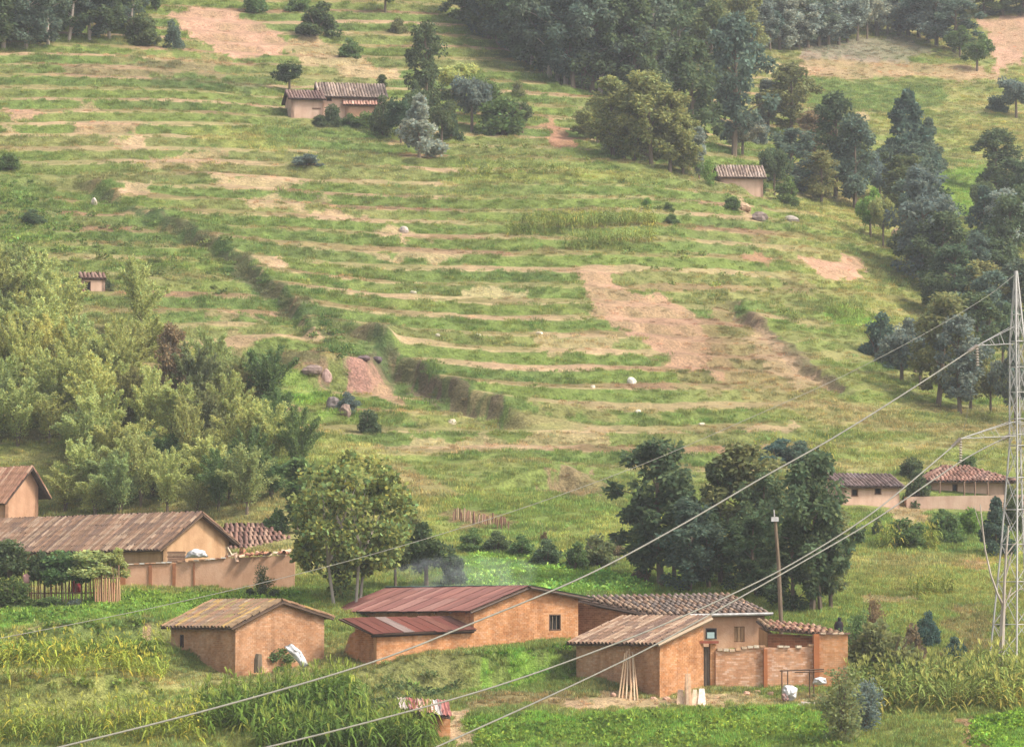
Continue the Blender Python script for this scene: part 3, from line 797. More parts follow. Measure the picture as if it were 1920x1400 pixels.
def tile_roof(parent, e0, e1, r0, r1, pal=TILEPAL, name='roof', pitch=0.34, row=0.5, joined=False, seed=1, missing=0.0):
    """one slope: eave e0-e1, ridge r0-r1, laid with barrel tiles"""
    e0, e1, r0, r1 = map(lambda q: np.asarray(q, float), (e0, e1, r0, r1))
    rf = slab(parent, e0, e1, r0, r1, name)
    rr = random.Random(seed)
    up = (r0 + r1) / 2 - (e0 + e1) / 2; c = (e1 - e0) / np.linalg.norm(e1 - e0)
    up = up - c * np.dot(up, c); SL = np.linalg.norm(up); up /= SL
    nrm = np.cross(c, up)
    if nrm[2] < 0: c = -c; nrm = -nrm; e0, e1, r0, r1 = e1, e0, r1, r0
    rows = max(1, int(round(SL / row)))
    cbase = [rr.randrange(len(pal)) for _ in range(400)]
    colk = [0.84 + 0.32 * rr.random() for _ in range(400)]
    org = origin_of(rf)
    big = MB() if joined else None
    for i in range(rows):
        t = i / rows
        a, b = lerp(e0, r0, t), lerp(e1, r1, t)
        W_ = np.linalg.norm(b - a); cols = max(1, int(W_ / pitch))
        for j in range(cols):
            if rr.random() < missing: continue
            p = a + c * ((j + 0.5) * W_ / cols + rr.gauss(0, 0.012)) + nrm * (0.01 + 0.012 * (i % 2) + 0.012 * rr.random()) + up * rr.gauss(0, 0.025)
            yaw = rr.gauss(0, 0.05)
            cc = c * math.cos(yaw) + up * math.sin(yaw); uu = -c * math.sin(yaw) + up * math.cos(yaw)
            col = pal[cbase[j] if rr.random() < .65 else rr.randrange(len(pal))]; k = (0.93 + 0.14 * rr.random()) * colk[j]; col = tuple(q * k for q in col)
            if joined:
                s = SL / rows / 0.5
                vs = [p + cc * v.co.x * pitch / 0.27 + uu * v.co.y * s + nrm * (v.co.z + v.co.y * 0.05) for v in TILE.vertices]
                big.add(vs, [tuple(f.vertices) for f in TILE.polygons], col)
            else:
                o = bpy.data.objects.new('tile', TILE); link(o, rf)
                s = SL / rows / 0.5
                q = p - org
                o.matrix_basis = Matrix(((cc[0], uu[0] * s, nrm[0], q[0]), (cc[1], uu[1] * s, nrm[1], q[1]), (cc[2], uu[2] * s, nrm[2], q[2]), (0, 0, 0, 1))) @ Matrix.Rotation(0.05, 4, 'X')
                o.color = (*col, 1)
    if joined:
        t = big.build('tiles', 'brick', rf); t['kind'] = 'stuff'
    return rf

def _sheet_mesh():
    n = 16; vs = []; fs = []
    for i in range(n + 1):
        x = -0.5 + i / n; z = 0.022 * math.cos(i * math.pi)
        vs += [(x, 0, z), (x, 1, z)]
    for i in range(n): fs.append((2 * i, 2 * i + 2, 2 * i + 3, 2 * i + 1))
    g = MB(); g.add(vs, fs)
    return g.mesh('roof_sheet', 'sheet')
SHEET = _sheet_mesh()
RUST = [(0.165,0.062,0.048),(0.185,0.074,0.056),(0.15,0.055,0.044),(0.21,0.098,0.078),(0.175,0.068,0.055)]
def sheet_roof(parent, e0, e1, r0, r1, pal=RUST, width=0.8, name='roof', seed=2, jit=0.03, rows=1):
    e0, e1, r0, r1 = map(lambda q: np.asarray(q, float), (e0, e1, r0, r1))
    rf = slab(parent, e0, e1, r0, r1, name, 0.08)
    rr = random.Random(seed); org = origin_of(rf)
    c = (e1 - e0) / np.linalg.norm(e1 - e0); W_ = np.linalg.norm(e1 - e0); k = max(1, round(W_ / width))
    for j in range(k):
        for r in range(rows):
            t0, t1 = j / k, (j + 1) / k
            tm = (t0 + t1) / 2
            lo, hi = lerp(e0, e1, tm), lerp(r0, r1, tm)
            up = (hi - lo); L = np.linalg.norm(up); un = up / L; nrm = np.cross(c, un)
            if nrm[2] < 0: nrm = -nrm
            a = r / rows; Ls = L / rows + (0.1 if r < rows - 1 else 0)
            p = lo + up * a + nrm * (0.035 + 0.012 * (j % 2) + 0.014 * (r % 2)) + un * (rr.gauss(0, jit) - 0.05 * (r == 0)) - org
            o = bpy.data.objects.new('roof_sheet', SHEET); link(o, rf)
            w = W_ / k * 1.06
            o.matrix_basis = Matrix(((c[0] * w, un[0] * Ls, nrm[0], p[0]), (c[1] * w, un[1] * Ls, nrm[1], p[1]), (c[2] * w, un[2] * Ls, nrm[2], p[2]), (0, 0, 0, 1)))
            col = pal[rr.randrange(len(pal))]; q = 0.85 + 0.3 * rr.random()
            o.color = (*(x * q for x in col), 1)
    return rf

class Plan:
    """a building's ground frame: corner o, ex along the face that turns right, ey along the face that turns left"""
    def __init__(s, u, v, D, psi):
        s.o = P(u, v, D); s.D = D
        s.ex = np.array([math.cos(R(psi)), math.sin(R(psi)), 0]); s.ey = np.array([-math.sin(R(psi)), math.cos(R(psi)), 0])
    def at(s, x, y, z=None):
        p = s.o + s.ex * x + s.ey * y
        if z is not None: p[2] = z
        return p
    def z(s, v, x=0, y=0): return pz(v, (s.o + s.ex * x + s.ey * y)[1])
    def foot(s, x0, x1, y0, y1):
        NOGROW.append(np.array([s.at(a, b)[:2] for a, b in ((x0, y0), (x1, y0), (x1, y1), (x0, y1))]))

def strut_mesh():
    g = MB(); g.tube([(0, 0, 0), (0, 0, 1)], 1.0, 4); return g
UNIT = {}
def strut(name, a, b, r, mat, parent=None, color=None, n=4):
    """a straight member from a to b: shared unit mesh, stretched"""
    key = (mat, n)
    if key not in UNIT:
        g = MB(); g.tube([(0, 0, 0), (0, 0, 1)], 1.0, n); UNIT[key] = g.mesh(name, mat)
    a, b = np.asarray(a, float), np.asarray(b, float)
    o = bpy.data.objects.new(name, UNIT[key]); link(o, parent)
    d = Vector(b - a); q = d.to_track_quat('Z', 'X').to_matrix().to_4x4()
    o.matrix_basis = Matrix.Translation(Vector(a - origin_of(parent))) @ q @ Matrix.Diagonal((r, r, d.length, 1))
    if color: o.color = (*color, 1)
    return o

# ================================================================== BUILDINGS OF THE VILLAGE
def wpt(p): return np.asarray(p, float)

# ---- brick house with mossy roof, nearest to the maize
pl = Plan(441, 1268, 214, 38)
w_, L_ = 5.95, 6.45
t = thing('brick_house', pl.o, 'small brick house with a mossy yellowed tile roof and one tiny window, above the maize', 'house')
zb = pl.o[2] - 1.4
zl, za, zr = pl.z(1174), pl.z(1131, w_ / 2), pl.z(1157, w_)
c0, c1, c2, c3 = pl.at(0, 0), pl.at(w_, 0), pl.at(w_, L_), pl.at(0, L_)
op = [(5.2, 5.55, pl.z(1213, 0, 5), pl.z(1189, 0, 5))]
wall(t, c0, c1, zb, [(0, zl), (.5, za), (1, zr)], pal=DUSTY)
wl = wall(t, c3, c0, zb, [(0, zl), (1, zl)], openings=[(L_ - 5.55, L_ - 5.15, op[0][2], op[0][3])], pal=DUSTY)
window(t, c3, c0, (L_ - 5.55, L_ - 5.15, op[0][2], op[0][3]), 0)
wall(t, c1, c2, zb, [(0, zr), (1, zr)], bricks=False); wall(t, c2, c3, zb, [(0, zr), (.5, za), (1, zl)], bricks=False)
sl = (za - zl) / (w_ / 2); sr = (za - zr) / (w_ / 2)
tile_roof(t, pl.at(-.45, L_ + .4, zl - .45 * sl + .12), pl.at(-.45, -.3, zl - .45 * sl + .12), pl.at(w_ / 2, L_ + .4, za + .14), pl.at(w_ / 2, -.3, za + .14), MOSSPAL, seed=3)
tile_roof(t, pl.at(w_ + .5, -.3, zr - .5 * sr + .12), pl.at(w_ + .5, L_ + .4, zr - .5 * sr + .12), pl.at(w_ / 2, -.3, za + .14), pl.at(w_ / 2, L_ + .4, za + .14), MOSSPAL, joined=True, seed=4)
for a, b in ((pl.at(-.4, -.26, zl - .4 * sl), pl.at(w_ / 2, -.26, za + .02)), (pl.at(w_ / 2, -.26, za + .02), pl.at(w_ + .45, -.26, zr - .45 * sr))):
    strut('rafter', a, b, .06, 'wood', t, (0.13, 0.09, 0.06))
pl.foot(-.2, w_ + .2, -.2, L_ + .2)

# ---- big brick house with the red sheet roof
pl = Plan(888, 1240, 219, 35)
w_, L_ = 7.25, 14.2
t = thing('brick_house', pl.o, 'long orange brick house with rusty red metal roof and a barred window in its gable', 'house')
X0 = -6.5                                           # the gable wall runs on to the front as the wall of the lean-to
zb = pl.o[2] - 2.2
zl, za, zr = pl.z(1143), pl.z(1102, w_ / 2), pl.z(1121, w_)
lt0, lt1 = pl.z(1190, X0), pl.z(1182)
c0, c1, c2, c3, cF = pl.at(0, 0), pl.at(w_, 0), pl.at(w_, L_), pl.at(0, L_), pl.at(X0, 0)
k = w_ / 203.0
wo = (146 * k, 169 * k, pl.z(1181, w_ * .78), pl.z(1151, w_ * .78))
wall(t, c0, c1, zb, [(0, zl), (.5, za), (1, zr)], openings=[wo])
window(t, c0, c1, wo, 2)
wall(t, cF, pl.at(-.005, 0), zb, [(0, lt0), (1, lt1)])
wall(t, pl.at(X0, 2.2), pl.at(X0, .3), zb, [(0, pl.z(1176, X0)), (1, lt0)])
wall(t, c3, pl.at(0, .3), zb, [(0, zl), (1, zl)]); wall(t, c1, c2, zb, [(0, zr), (1, zr)], bricks=False); wall(t, c2, c3, zb, [(0, zr), (.5, za), (1, zl)], bricks=False)
sl = (za - zl) / (w_ / 2)
sheet_roof(t, pl.at(-.45, L_ + .3, zl - .45 * sl + .05), pl.at(-.45, -.35, zl - .45 * sl + .10), pl.at(w_ / 2, L_ + .3, za + .05), pl.at(w_ / 2, -.35, za + .10), rows=2)
GREEN = [(0.05, 0.12, 0.09), (0.06, 0.145, 0.105), (0.045, 0.105, 0.08)]
sr = (za - zr) / (w_ / 2)
sheet_roof(t, pl.at(w_ + .7, -.45, zr - .7 * sr + .12), pl.at(w_ + .7, L_ + .3, zr - .7 * sr + .12), pl.at(w_ / 2 - .1, -.45, za + .14), pl.at(w_ / 2 - .1, L_ + .3, za + .14), GREEN, seed=5)
for a, b in ((pl.at(-.4, -.3, zl - .4 * sl - .02), pl.at(w_ / 2, -.3, za + .0)), (pl.at(w_ / 2, -.4, za + .03), pl.at(w_ + .65, -.4, zr - .65 * sr + .02))):
    strut('rafter', a, b, .07, 'wood', t, (0.16, 0.13, 0.11))
for j in range(9):
    y = .2 + j * 1.6
    strut('rafter_end', pl.at(-.42, y, zl - .42 * sl - .03), pl.at(.05, y, zl - .0), .045, 'wood', t, (0.08, 0.055, 0.04))
# the lean-to roof
sheet_roof(t, pl.at(X0 - .5, -.35, lt0 + .05), pl.at(-.05, -.35, lt1 + .05), pl.at(X0 - .9, 2.5, pl.z(1160, X0) + .02), pl.at(-.05, 2.5, pl.z(1156) + .02), [(0.23,0.08,0.055),(0.27,0.11,0.075),(0.21,0.07,0.05),(0.40,0.30,0.26)], .7, 'lean_to_roof', 7, .06)
strut('beam', pl.at(X0 - .4, -.12, lt0 - .06), pl.at(-.05, -.12, lt1 - .04), .07, 'wood', t, (0.05, 0.035, 0.03))
# broken stub of an older wall beside the lean-to
wall(t, pl.at(X0 + .3, 4.6), pl.at(X0 + .3, 2.3), zb, [(0, pl.z(1255, X0)), (.2, pl.z(1236, X0)), (.45, pl.z(1210, X0)), (.6, pl.z(1190, X0)), (1, pl.z(1178, X0))], 'plaster_tan', .35, bricks=True, name='broken_wall', course=(.4, .2))
pl.foot(X0 - .2, w_ + .2, -.2, 3); pl.foot(-.2, w_, 3, L_)

# ---- front brick house, single slope of tiles
pl = Plan(1237, 1293, 212, 38)
w_, L_ = 3.15, 7.2
t = thing('brick_house', pl.o, 'low brick house with single sloping tile roof, bundle of poles leaning on its dark side', 'house')
zb = pl.o[2] - 1.2
zl, zr = pl.z(1206), pl.z(1166, w_)
c0, c1, c2, c3 = pl.at(0, 0), pl.at(w_, 0), pl.at(w_, L_), pl.at(0, L_)
wall(t, c0, c1, zb, [(0, zl), (1, zr)]); wall(t, c3, c0, zb, [(0, zl), (1, zl)], pal=DUSTY)
wall(t, c1, c2, zb, [(0, zr), (1, zr)], bricks=False); wall(t, c2, c3, zb, [(0, zr), (1, zl)], bricks=False)
sl = (zr - zl) / w_
tile_roof(t, pl.at(-.45, L_ + .35, zl - .45 * sl + .12), pl.at(-.45, -.35, zl - .45 * sl + .12), pl.at(w_ + .35, L_ + .35, zr + .35 * sl + .12), pl.at(w_ + .35, -.35, zr + .35 * sl + .12), TILEPAL, seed=8)
strut('rafter', pl.at(-.4, -.33, zl - .4 * sl + .05), pl.at(w_ + .35, -.33, zr + .35 * sl + .05), .11, 'wood', t, (0.34, 0.26, 0.18))
pl.foot(-.2, w_ + .2, -.2, L_)

# ---- gate and brick yard wall beside it
plg = Plan(1312, 1296, 214, 8)
t = thing('yard_gate', plg.o, 'narrow weathered plank gate under a little reddish lintel roof, in the brick yard wall', 'gate')
zb = plg.o[2] - 1
k = 1 / (pxm(214) * math.cos(R(8)))
zt = plg.z(1206)
wall(t, plg.at(0, 0), plg.at(5 * k, 0), zb, [(0, zt), (1, zt)], thick=.4, name='gate_post')
wall(t, plg.at(20 * k, 0), plg.at(31 * k, 0), zb, [(0, zt), (1, zt)], thick=.4, name='gate_post')
boarded(t, plg.at(5 * k, -.0), plg.at(20 * k, 0), (0.01, 15 * k - .01, plg.z(1292), plg.z(1212)), (0.16, 0.12, 0.09), 3)
mb = MB(); mb.box(plg.at(15 * k, .1, zt + .08), (1.15, .7, .14), (plg.ex, plg.ey, np.array([0, 0, 1.])))
mb.build('lintel', 'paint', t, color=(0.26, 0.075, 0.045))
plw = Plan(1342, 1299, 214, 7)
k = 1 / (pxm(214) * math.cos(R(7)))
t = thing('yard_wall', plw.o, 'patchy brick yard wall with pale cap stones between the gate and the tin corner', 'wall')
zb = plw.o[2] - 1
PALE = [(0.58,0.325,0.19),(0.62,0.37,0.235),(0.54,0.29,0.16),(0.66,0.42,0.29),(0.59,0.31,0.17),(0.52,0.265,0.14)]
tops = [(0, plw.z(1219)), (.15, plw.z(1221)), (.3, plw.z(1215)), (.5, plw.z(1213)), (.8, plw.z(1215)), (1, plw.z(1210))]
WL = 186 * k
wall(t, plw.at(0, 0), plw.at(WL, 0), zb, tops, 'plaster_pink', .3, pal=PALE)
w2 = 64 * k
wall(t, plw.at(WL + .25, 0), plw.at(WL + w2, 0), zb, [(0, plw.z(1190)), (1, plw.z(1189))], 'mortar', .3)
for s in (93 * k, WL + .1):
    mb = MB(); z1 = plw.z(1216 if s < WL else 1188); mb.box(plw.at(s, -.03, (zb + z1) / 2), (.2 if s < WL else .3, .4, z1 - zb), (plw.ex, plw.ey, np.array([0, 0, 1.])))
    mb.build('pier', 'paint', t, color=(0.36, 0.13, 0.05))
rr = random.Random(5)
for s in np.arange(.1, WL - .2, .34):
    if rr.random() < .35: continue
    z1 = top_at(tops, s / WL)
    mb = MB(); mb.box(plw.at(s + .13, .1, z1 + .05 + .02), (.28, .42, .1 + .06 * rr.random()), (plw.ex, plw.ey, np.array([0, 0, 1.])))
    mb.build('cap_stone', 'stone', t, color=rr.choice([(0.55, 0.40, 0.28), (0.62, 0.52, 0.40), (0.42, 0.27, 0.17), (0.5, 0.3, 0.18)]))
for s in np.arange(WL + .5, WL + w2, .34):
    mb = MB(); mb.box(plw.at(s, .1, plw.z(1189) + .06), (.3, .45, .09), (plw.ex, plw.ey, np.array([0, 0, 1.])))
    mb.build('cap_stone', 'stone', t, color=rr.choice([(0.2, 0.12, 0.09), (0.55, 0.42, 0.3), (0.3, 0.16, 0.1)]))

# ---- long house behind, with the gutter
plh = Plan(1232, 1240, 222, 12)
k = 1 / (pxm(222) * math.cos(R(12)))
FW = 204 * k; DP = 4.4
t = thing('tile_house', plh.o, 'wide plastered house with low brown tile roof, metal gutter and two small openings', 'house')
zb = plh.o[2] - .8
ze, zd = plh.z(1154), plh.z(1124, 0, DP)
X0 = -4.6
o1 = (92 * k, 113 * k, plh.z(1197), plh.z(1177)); o2 = (146 * k, 166 * k, plh.z(1203), plh.z(1174))
wall(t, plh.at(0, 0), plh.at(FW, 0), zb, [(0, ze), (1, ze)], 'plaster_pink', bricks=False, openings=[o1, o2])
f1 = window(t, plh.at(0, 0), plh.at(FW, 0), o1, 0, (0.08, 0.07, 0.07))
mb = MB(); mb.box(plh.at((o1[0] + o1[1]) / 2 - .05, -.06, (o1[2] + o1[3]) / 2 - .1), (.42, .1, .34), (plh.ex, plh.ey, np.array([0, 0, 1.])))
mb.build('shutter', 'paint', f1, color=(0.42, 0.55, 0.55))
boarded(t, plh.at(0, 0), plh.at(FW, 0), o2, (0.42, 0.26, 0.15), 3, 'shutter')
wall(t, plh.at(X0, DP), plh.at(0, 0.3), zb, [(0, zd), (1, ze)], 'mortar', pal=[(0.33, 0.15, 0.08), (0.28, 0.13, 0.07), (0.37, 0.18, 0.10)])  # darker bricks: the shade of this side is put into their colour
wall(t, plh.at(FW, 0), plh.at(FW, DP), zb, [(0, ze), (1, zd)], 'plaster_pink', bricks=False)
wall(t, plh.at(FW, DP), plh.at(X0, DP), zb, [(0, zd), (1, zd)], 'plaster_pink', bricks=False)
tile_roof(t, plh.at(-.1, -.45, ze - .02), plh.at(FW + .25, -.45, ze + .10), plh.at(X0 + .6, DP + .1, zd + .12), plh.at(FW - .9, DP + .1, zd + .15), GREYPAL + TILEPAL[:4], row=.55, seed=11)
g = MB(); g.tube([plh.at(1.6, -.55, ze + .02), plh.at(FW + .35, -.55, ze + .12)], .085, 8); g.build('gutter', 'steel', t)
strut('rafter', plh.at(-.15, -.4, ze - .1), plh.at(X0 + .4, DP, zd + .0), .09, 'wood', t, (0.06, 0.04, 0.03))
plh.foot(X0, FW, 0, DP)

NOGROW.append(np.array([plw.at(-.5, .1)[:2], plw.at(WL + w2, .1)[:2], plh.at(FW, .3)[:2], plh.at(0, .3)[:2]]))
# ---- low shed behind the yard wall
pls = Plan(1440, 1250, 219, 8)
k = 1 / (pxm(219) * math.cos(R(8)))
t = thing('shed', pls.o, 'low brick shed with bare orange tile roof and deep dark eave, behind the yard wall', 'shed')
SW = 150 * k; zb = pls.o[2] - .6
z0, z1 = pls.z(1186), pls.z(1196)
wall(t, pls.at(0, 0), pls.at(SW, 0), zb, [(0, z0), (1, z1)], course=(.34, .15), pal=[(0.36, 0.14, 0.07), (0.42, 0.16, 0.08), (0.30, 0.12, 0.06)])
wall(t, pls.at(SW, 0), pls.at(SW, 2.6), zb, [(0, z1), (1, z1 + .2)], bricks=False); wall(t, pls.at(0, 2.6), pls.at(0, 0), zb, [(0, z0 + .3), (1, z0)], bricks=False)
tile_roof(t, pls.at(-.2, -.6, pls.z(1178)), pls.at(SW + .2, -.6, pls.z(1194)), pls.at(-.1, 2.8, pls.z(1163)), pls.at(SW - 1.4, 2.8, pls.z(1172)), REDPAL + MOSSPAL[:3] + [(0.5, 0.3, 0.2)], seed=13)
pls.foot(0, SW, 0, 2.6)

# ---- long tiled house on the bank
pl = Plan(306, 1075, 246, 40)
w_, L_ = 5.1, 25
t = thing('tile_house', pl.o, 'long plastered house with ribbed brown tile roof and plain gable, behind the stick fence', 'house')
zb = pl.o[2] - .8
zl, za, zr = pl.z(1024), pl.z(966, w_ / 2), pl.z(1012, w_)
c0, c1, c2, c3 = pl.at(0, 0), pl.at(w_, 0), pl.at(w_, L_), pl.at(0, L_)
wall(t, c0, c1, zb, [(0, zl), (.55, za), (1, zr)], 'plaster_tan', bricks=False); wall(t, c3, c0, zb, [(0, zl), (1, zl)], 'plaster_tan', bricks=False)
wall(t, c1, c2, zb, [(0, zr), (1, zr)], 'plaster_tan', bricks=False); wall(t, c2, c3, zb, [(0, zr), (.45, za), (1, zl)], 'plaster_tan', bricks=False)
sl = (za - zl) / (w_ * .55)
tile_roof(t, pl.at(-.5, L_ + .3, zl - .5 * sl + .12), pl.at(-.5, -.35, zl - .5 * sl + .12), pl.at(w_ * .55, L_ + .3, za + .14), pl.at(w_ * .55, -.35, za + .14), TILEPAL, pitch=.36, row=.62, seed=15)
sr = (za - zr) / (w_ * .45)
tile_roof(t, pl.at(w_ + .55, -.35, zr - .55 * sr + .12), pl.at(w_ + .55, L_ + .3, zr - .55 * sr + .12), pl.at(w_ * .55, -.35, za + .14), pl.at(w_ * .55, L_ + .3, za + .14), TILEPAL, joined=True, seed=16)
strut('rafter', pl.at(w_ * .55, -.3, za - .02), pl.at(w_ + .5, -.3, zr - .5 * sr), .13, 'wood', t, (0.07, 0.045, 0.03))
strut('rafter', pl.at(w_ * .55, -.3, za - .02), pl.at(-.45, -.3, zl - .45 * sl), .06, 'wood', t, (0.20, 0.13, 0.08))
pl.foot(-.2, w_ + .2, -.2, L_)

# ---- house at the frame edge, only its gable end and red roof in view
pl = Plan(9, 1000, 272, 40)
w_, L_ = 2.75, 6
t = thing('tile_house', pl.o, 'pale plastered house with bright red tile roof, rising behind the long tiled roof', 'house')
zb = pl.o[2] - .6
zl, za, zr = pl.z(938), pl.z(880, w_ * .72), pl.z(912, w_)
c0, c1, c2, c3 = pl.at(0, 0), pl.at(w_, 0), pl.at(w_, L_), pl.at(0, L_)
wall(t, c0, c1, zb, [(0, zl), (.72, za), (1, zr)], 'plaster_pink', bricks=False); wall(t, c3, c0, zb, [(0, zl), (1, zl)], 'plaster_pink', bricks=False)
wall(t, c1, c2, zb, [(0, zr), (1, zr)], 'plaster_pink', bricks=False); wall(t, c2, c3, zb, [(0, zr), (.28, za), (1, zl)], 'plaster_pink', bricks=False)
sl = (za - zl) / (w_ * .72); sr = (za - zr) / (w_ * .28)
tile_roof(t, pl.at(-.3, L_ + .3, zl - .3 * sl + .1), pl.at(-.3, -.5, zl - .3 * sl + .1), pl.at(w_ * .72, L_ + .3, za + .14), pl.at(w_ * .72, -.5, za + .14), REDPAL, pitch=.32, row=.55, seed=17)
tile_roof(t, pl.at(w_ + .75, -.5, zr - .75 * sr * .75 + .05), pl.at(w_ + .75, L_ + .3, zr - .75 * sr * .75 + .05), pl.at(w_ * .72, -.5, za + .14), pl.at(w_ * .72, L_ + .3, za + .14), REDPAL, joined=True, seed=18)
strut('rafter', pl.at(w_ * .72, -.45, za), pl.at(w_ + .7, -.45, zr - .7 * sr * .75 - .05), .13, 'wood', t, (0.06, 0.04, 0.03))
pl.foot(-.2, w_ + .2, -.2, L_)

# ---- hipped tile house between the long house and the flowering tree
pl = Plan(428, 1075, 256, 12)
k = 1 / (pxm(256) * math.cos(R(12)))
t = thing('tile_house', pl.o, 'hipped house with streaked dark tile roof sloping into the flowering tree', 'house')
FW = 150 * k; zb = pl.o[2] - .8; ze, zd = pl.z(1038), pl.z(984, 0, 3)
wall(t, pl.at(0, 0), pl.at(FW, 0), zb, [(0, ze), (1, ze)], 'plaster_tan', bricks=False)
wall(t, pl.at(FW, 0), pl.at(FW, 6), zb, [(0, ze), (1, ze)], 'plaster_tan', bricks=False); wall(t, pl.at(0, 6), pl.at(0, 0), zb, [(0, ze), (1, ze)], 'plaster_tan', bricks=False)
wall(t, pl.at(FW, 6), pl.at(0, 6), zb, [(0, ze), (1, ze)], 'plaster_tan', bricks=False)
tile_roof(t, pl.at(-.4, -.5, ze - .05), pl.at(FW + .5, -.5, ze + .0), pl.at(.2, 3, zd), pl.at(FW * .44, 3, zd - .05), [(0.20, 0.11, 0.082), (0.17, 0.092, 0.072), (0.24, 0.145, 0.105), (0.26, 0.165, 0.12), (0.15, 0.085, 0.068)], pitch=.32, row=.55, seed=19)
tile_roof(t, pl.at(FW + .5, -.5, ze), pl.at(FW + .5, 6.5, ze), pl.at(FW * .44, 3, zd - .05), pl.at(FW * .44 + .1, 3.1, zd - .05), TILEPAL, joined=True, seed=20)
tile_roof(t, pl.at(FW + .5, 6.5, ze), pl.at(-.4, 6.5, ze), pl.at(FW * .44, 3.02, zd - .02), pl.at(.2, 3.02, zd - .02), TILEPAL, joined=True, seed=21)
pl.foot(-.2, FW + .2, -.2, 6)

# ---- plastered compound wall of that bank
plc = Plan(232, 1118, 237, 6)
k = 1 / (pxm(237) * math.cos(R(6)))
t = thing('compound_wall', plc.o, 'smooth tan compound wall with dark upright streaks and broken tiles along its top', 'wall')
zb = plc.o[2] - 1; WL = 318 * k
tops = [(0, plc.z(1059)), (.25, plc.z(1055)), (.4, plc.z(1052)), (.62, plc.z(1045)), (1, plc.z(1040))]
wall(t, plc.at(0, 0), plc.at(WL, 0), zb, tops, 'plaster_pink', .35, bricks=False)
wall(t, plc.at(WL, 0.35), plc.at(WL + .3, 5.5), zb, [(0, plc.z(1040)), (1, plc.z(1044))], 'plaster_tan', .35, bricks=False)
for u, v0, dk in ((230, 1055, .34), (281, 1058, .2), (325, 1056, .2), (362, 1054, .1)):
    s = (u - 232) * k; z1 = plc.z(v0); mb = MB(); mb.box(plc.at(s, -.02, (zb + z1) / 2), (dk, .1, z1 - zb), (plc.ex, plc.ey, np.array([0, 0, 1.])))
    mb.build('pier', 'paint', t, color=(0.27, 0.11, 0.05))
rr = random.Random(9)
for s in np.arange(.1, WL - .1, .33):
    uu = 232 + s / k
    z1 = top_at(tops, s / WL)
    if uu > 425:
        for q in range(2):
            o = bpy.data.objects.new('cap_tile', TILE); link(o, t)
            p = plc.at(s + .1 * q, .05 + .1 * rr.random(), z1 + .06 + .1 * q) - plc.o
            o.matrix_basis = Matrix.Translation(Vector(p)) @ Matrix.Rotation(rr.random() * 6, 4, 'Z') @ Matrix.Rotation(rr.gauss(0, .5), 4, 'X')
            o.color = (*rr.choice([(0.45, 0.21, 0.13), (0.55, 0.36, 0.25), (0.38, 0.17, 0.10), (0.58, 0.45, 0.33)]), 1)
    else:
        if rr.random() < .2: continue
        mb = MB(); mb.box(plc.at(s, .12, z1 + .04), (.3, .45, .07), (plc.ex, plc.ey, np.array([0, 0, 1.])))
        mb.build('cap_stone', 'stone', t, color=rr.choice([(0.5, 0.28, 0.17), (0.62, 0.5, 0.4), (0.4, 0.2, 0.12), (0.7, 0.66, 0.6)]))
NOGROW.append(np.array([plc.at(a, b)[:2] for a, b in ((-.1, -.15), (WL + .1, -.15), (WL + .1, .4), (-.1, .4))]))

def rag(name, pts, label, cat, mat='cloth_white', color=None, thick=.12, seed=1):
    """a crumpled cloth or bundle: a lumpy closed body through the outline points"""
    g = np.random.default_rng(seed)
    pts = np.array(pts, float); c = pts.mean(0)
    n = 40; m0 = len(pts); q = np.arange(n) * m0 / n; i = q.astype(int); f = (q - i)[:, None]
    ring = pts[i % m0] * (1 - f) + pts[(i + 1) % m0] * f
    K = 9; V = []
    fold = lambda P_: np.array([float(vnoise(np.array([P_[0] * 4.1]), np.array([P_[2] * 4.1]), seed)[0] - .5 + .6 * (vnoise(np.array([P_[0] * 9.5]), np.array([P_[2] * 9.5]), seed + 3)[0] - .5))])[0]
    for side in (-1, 1):
        for k in range(K):
            s = 1 - k / (K - .3)
            dep = thick * math.sqrt(max(0, 1 - s ** 2.5)) * side
            for j in range(n):
                p = c + (ring[j] - c) * s
                w = fold(p - c) * thick
                V.append(p + np.array([0, dep + w * 1.3, 0]) + (ring[j] - c) * .12 * fold((ring[j] - c) * 2))
    m = MB(); F = []
    ix = lambda side, k, j: (side * K + k) * n + j % n
    for k in range(K - 1):
        for j in range(n):
            F.append((ix(0, k, j), ix(0, k, j + 1), ix(0, k + 1, j + 1), ix(0, k + 1, j))); F.append((ix(1, k, j + 1), ix(1, k, j), ix(1, k + 1, j), ix(1, k + 1, j + 1)))
    for j in range(n): F.append((ix(0, 0, j + 1), ix(0, 0, j), ix(1, 0, j), ix(1, 0, j + 1)))
    F += [tuple(ix(0, K - 1, j) for j in range(n)), tuple(ix(1, K - 1, n - 1 - j) for j in range(n))]
    m.add(V, F)
    o = m.build(name, mat, None, True, color)
    o.data.transform(Matrix.Translation(Vector(-c))); o.location = c
    return obj_props(o, label, cat)
rag('sheet_bundle', [P(346, 1046, 237.3), P(352, 1034, 237.3), P(366, 1028, 237.3), P(384, 1032, 237.3), P(392, 1044, 237.3)], 'white cloth bundle lying on top of the tan compound wall', 'cloth', thick=.2)
t = thing('tile_stack', P(326, 1050, 238.0), 'brown stack of spare roof tiles behind the tan compound wall', 'tile stack')
for i in range(5):
    mb = MB(); mb.box(P(331, 1052 - i * 4.2, 238.2), (1.1 - .05 * (i % 2), .5, .12)); mb.build('tile_row', 'tile', t, color=TILEPAL[i % 4])

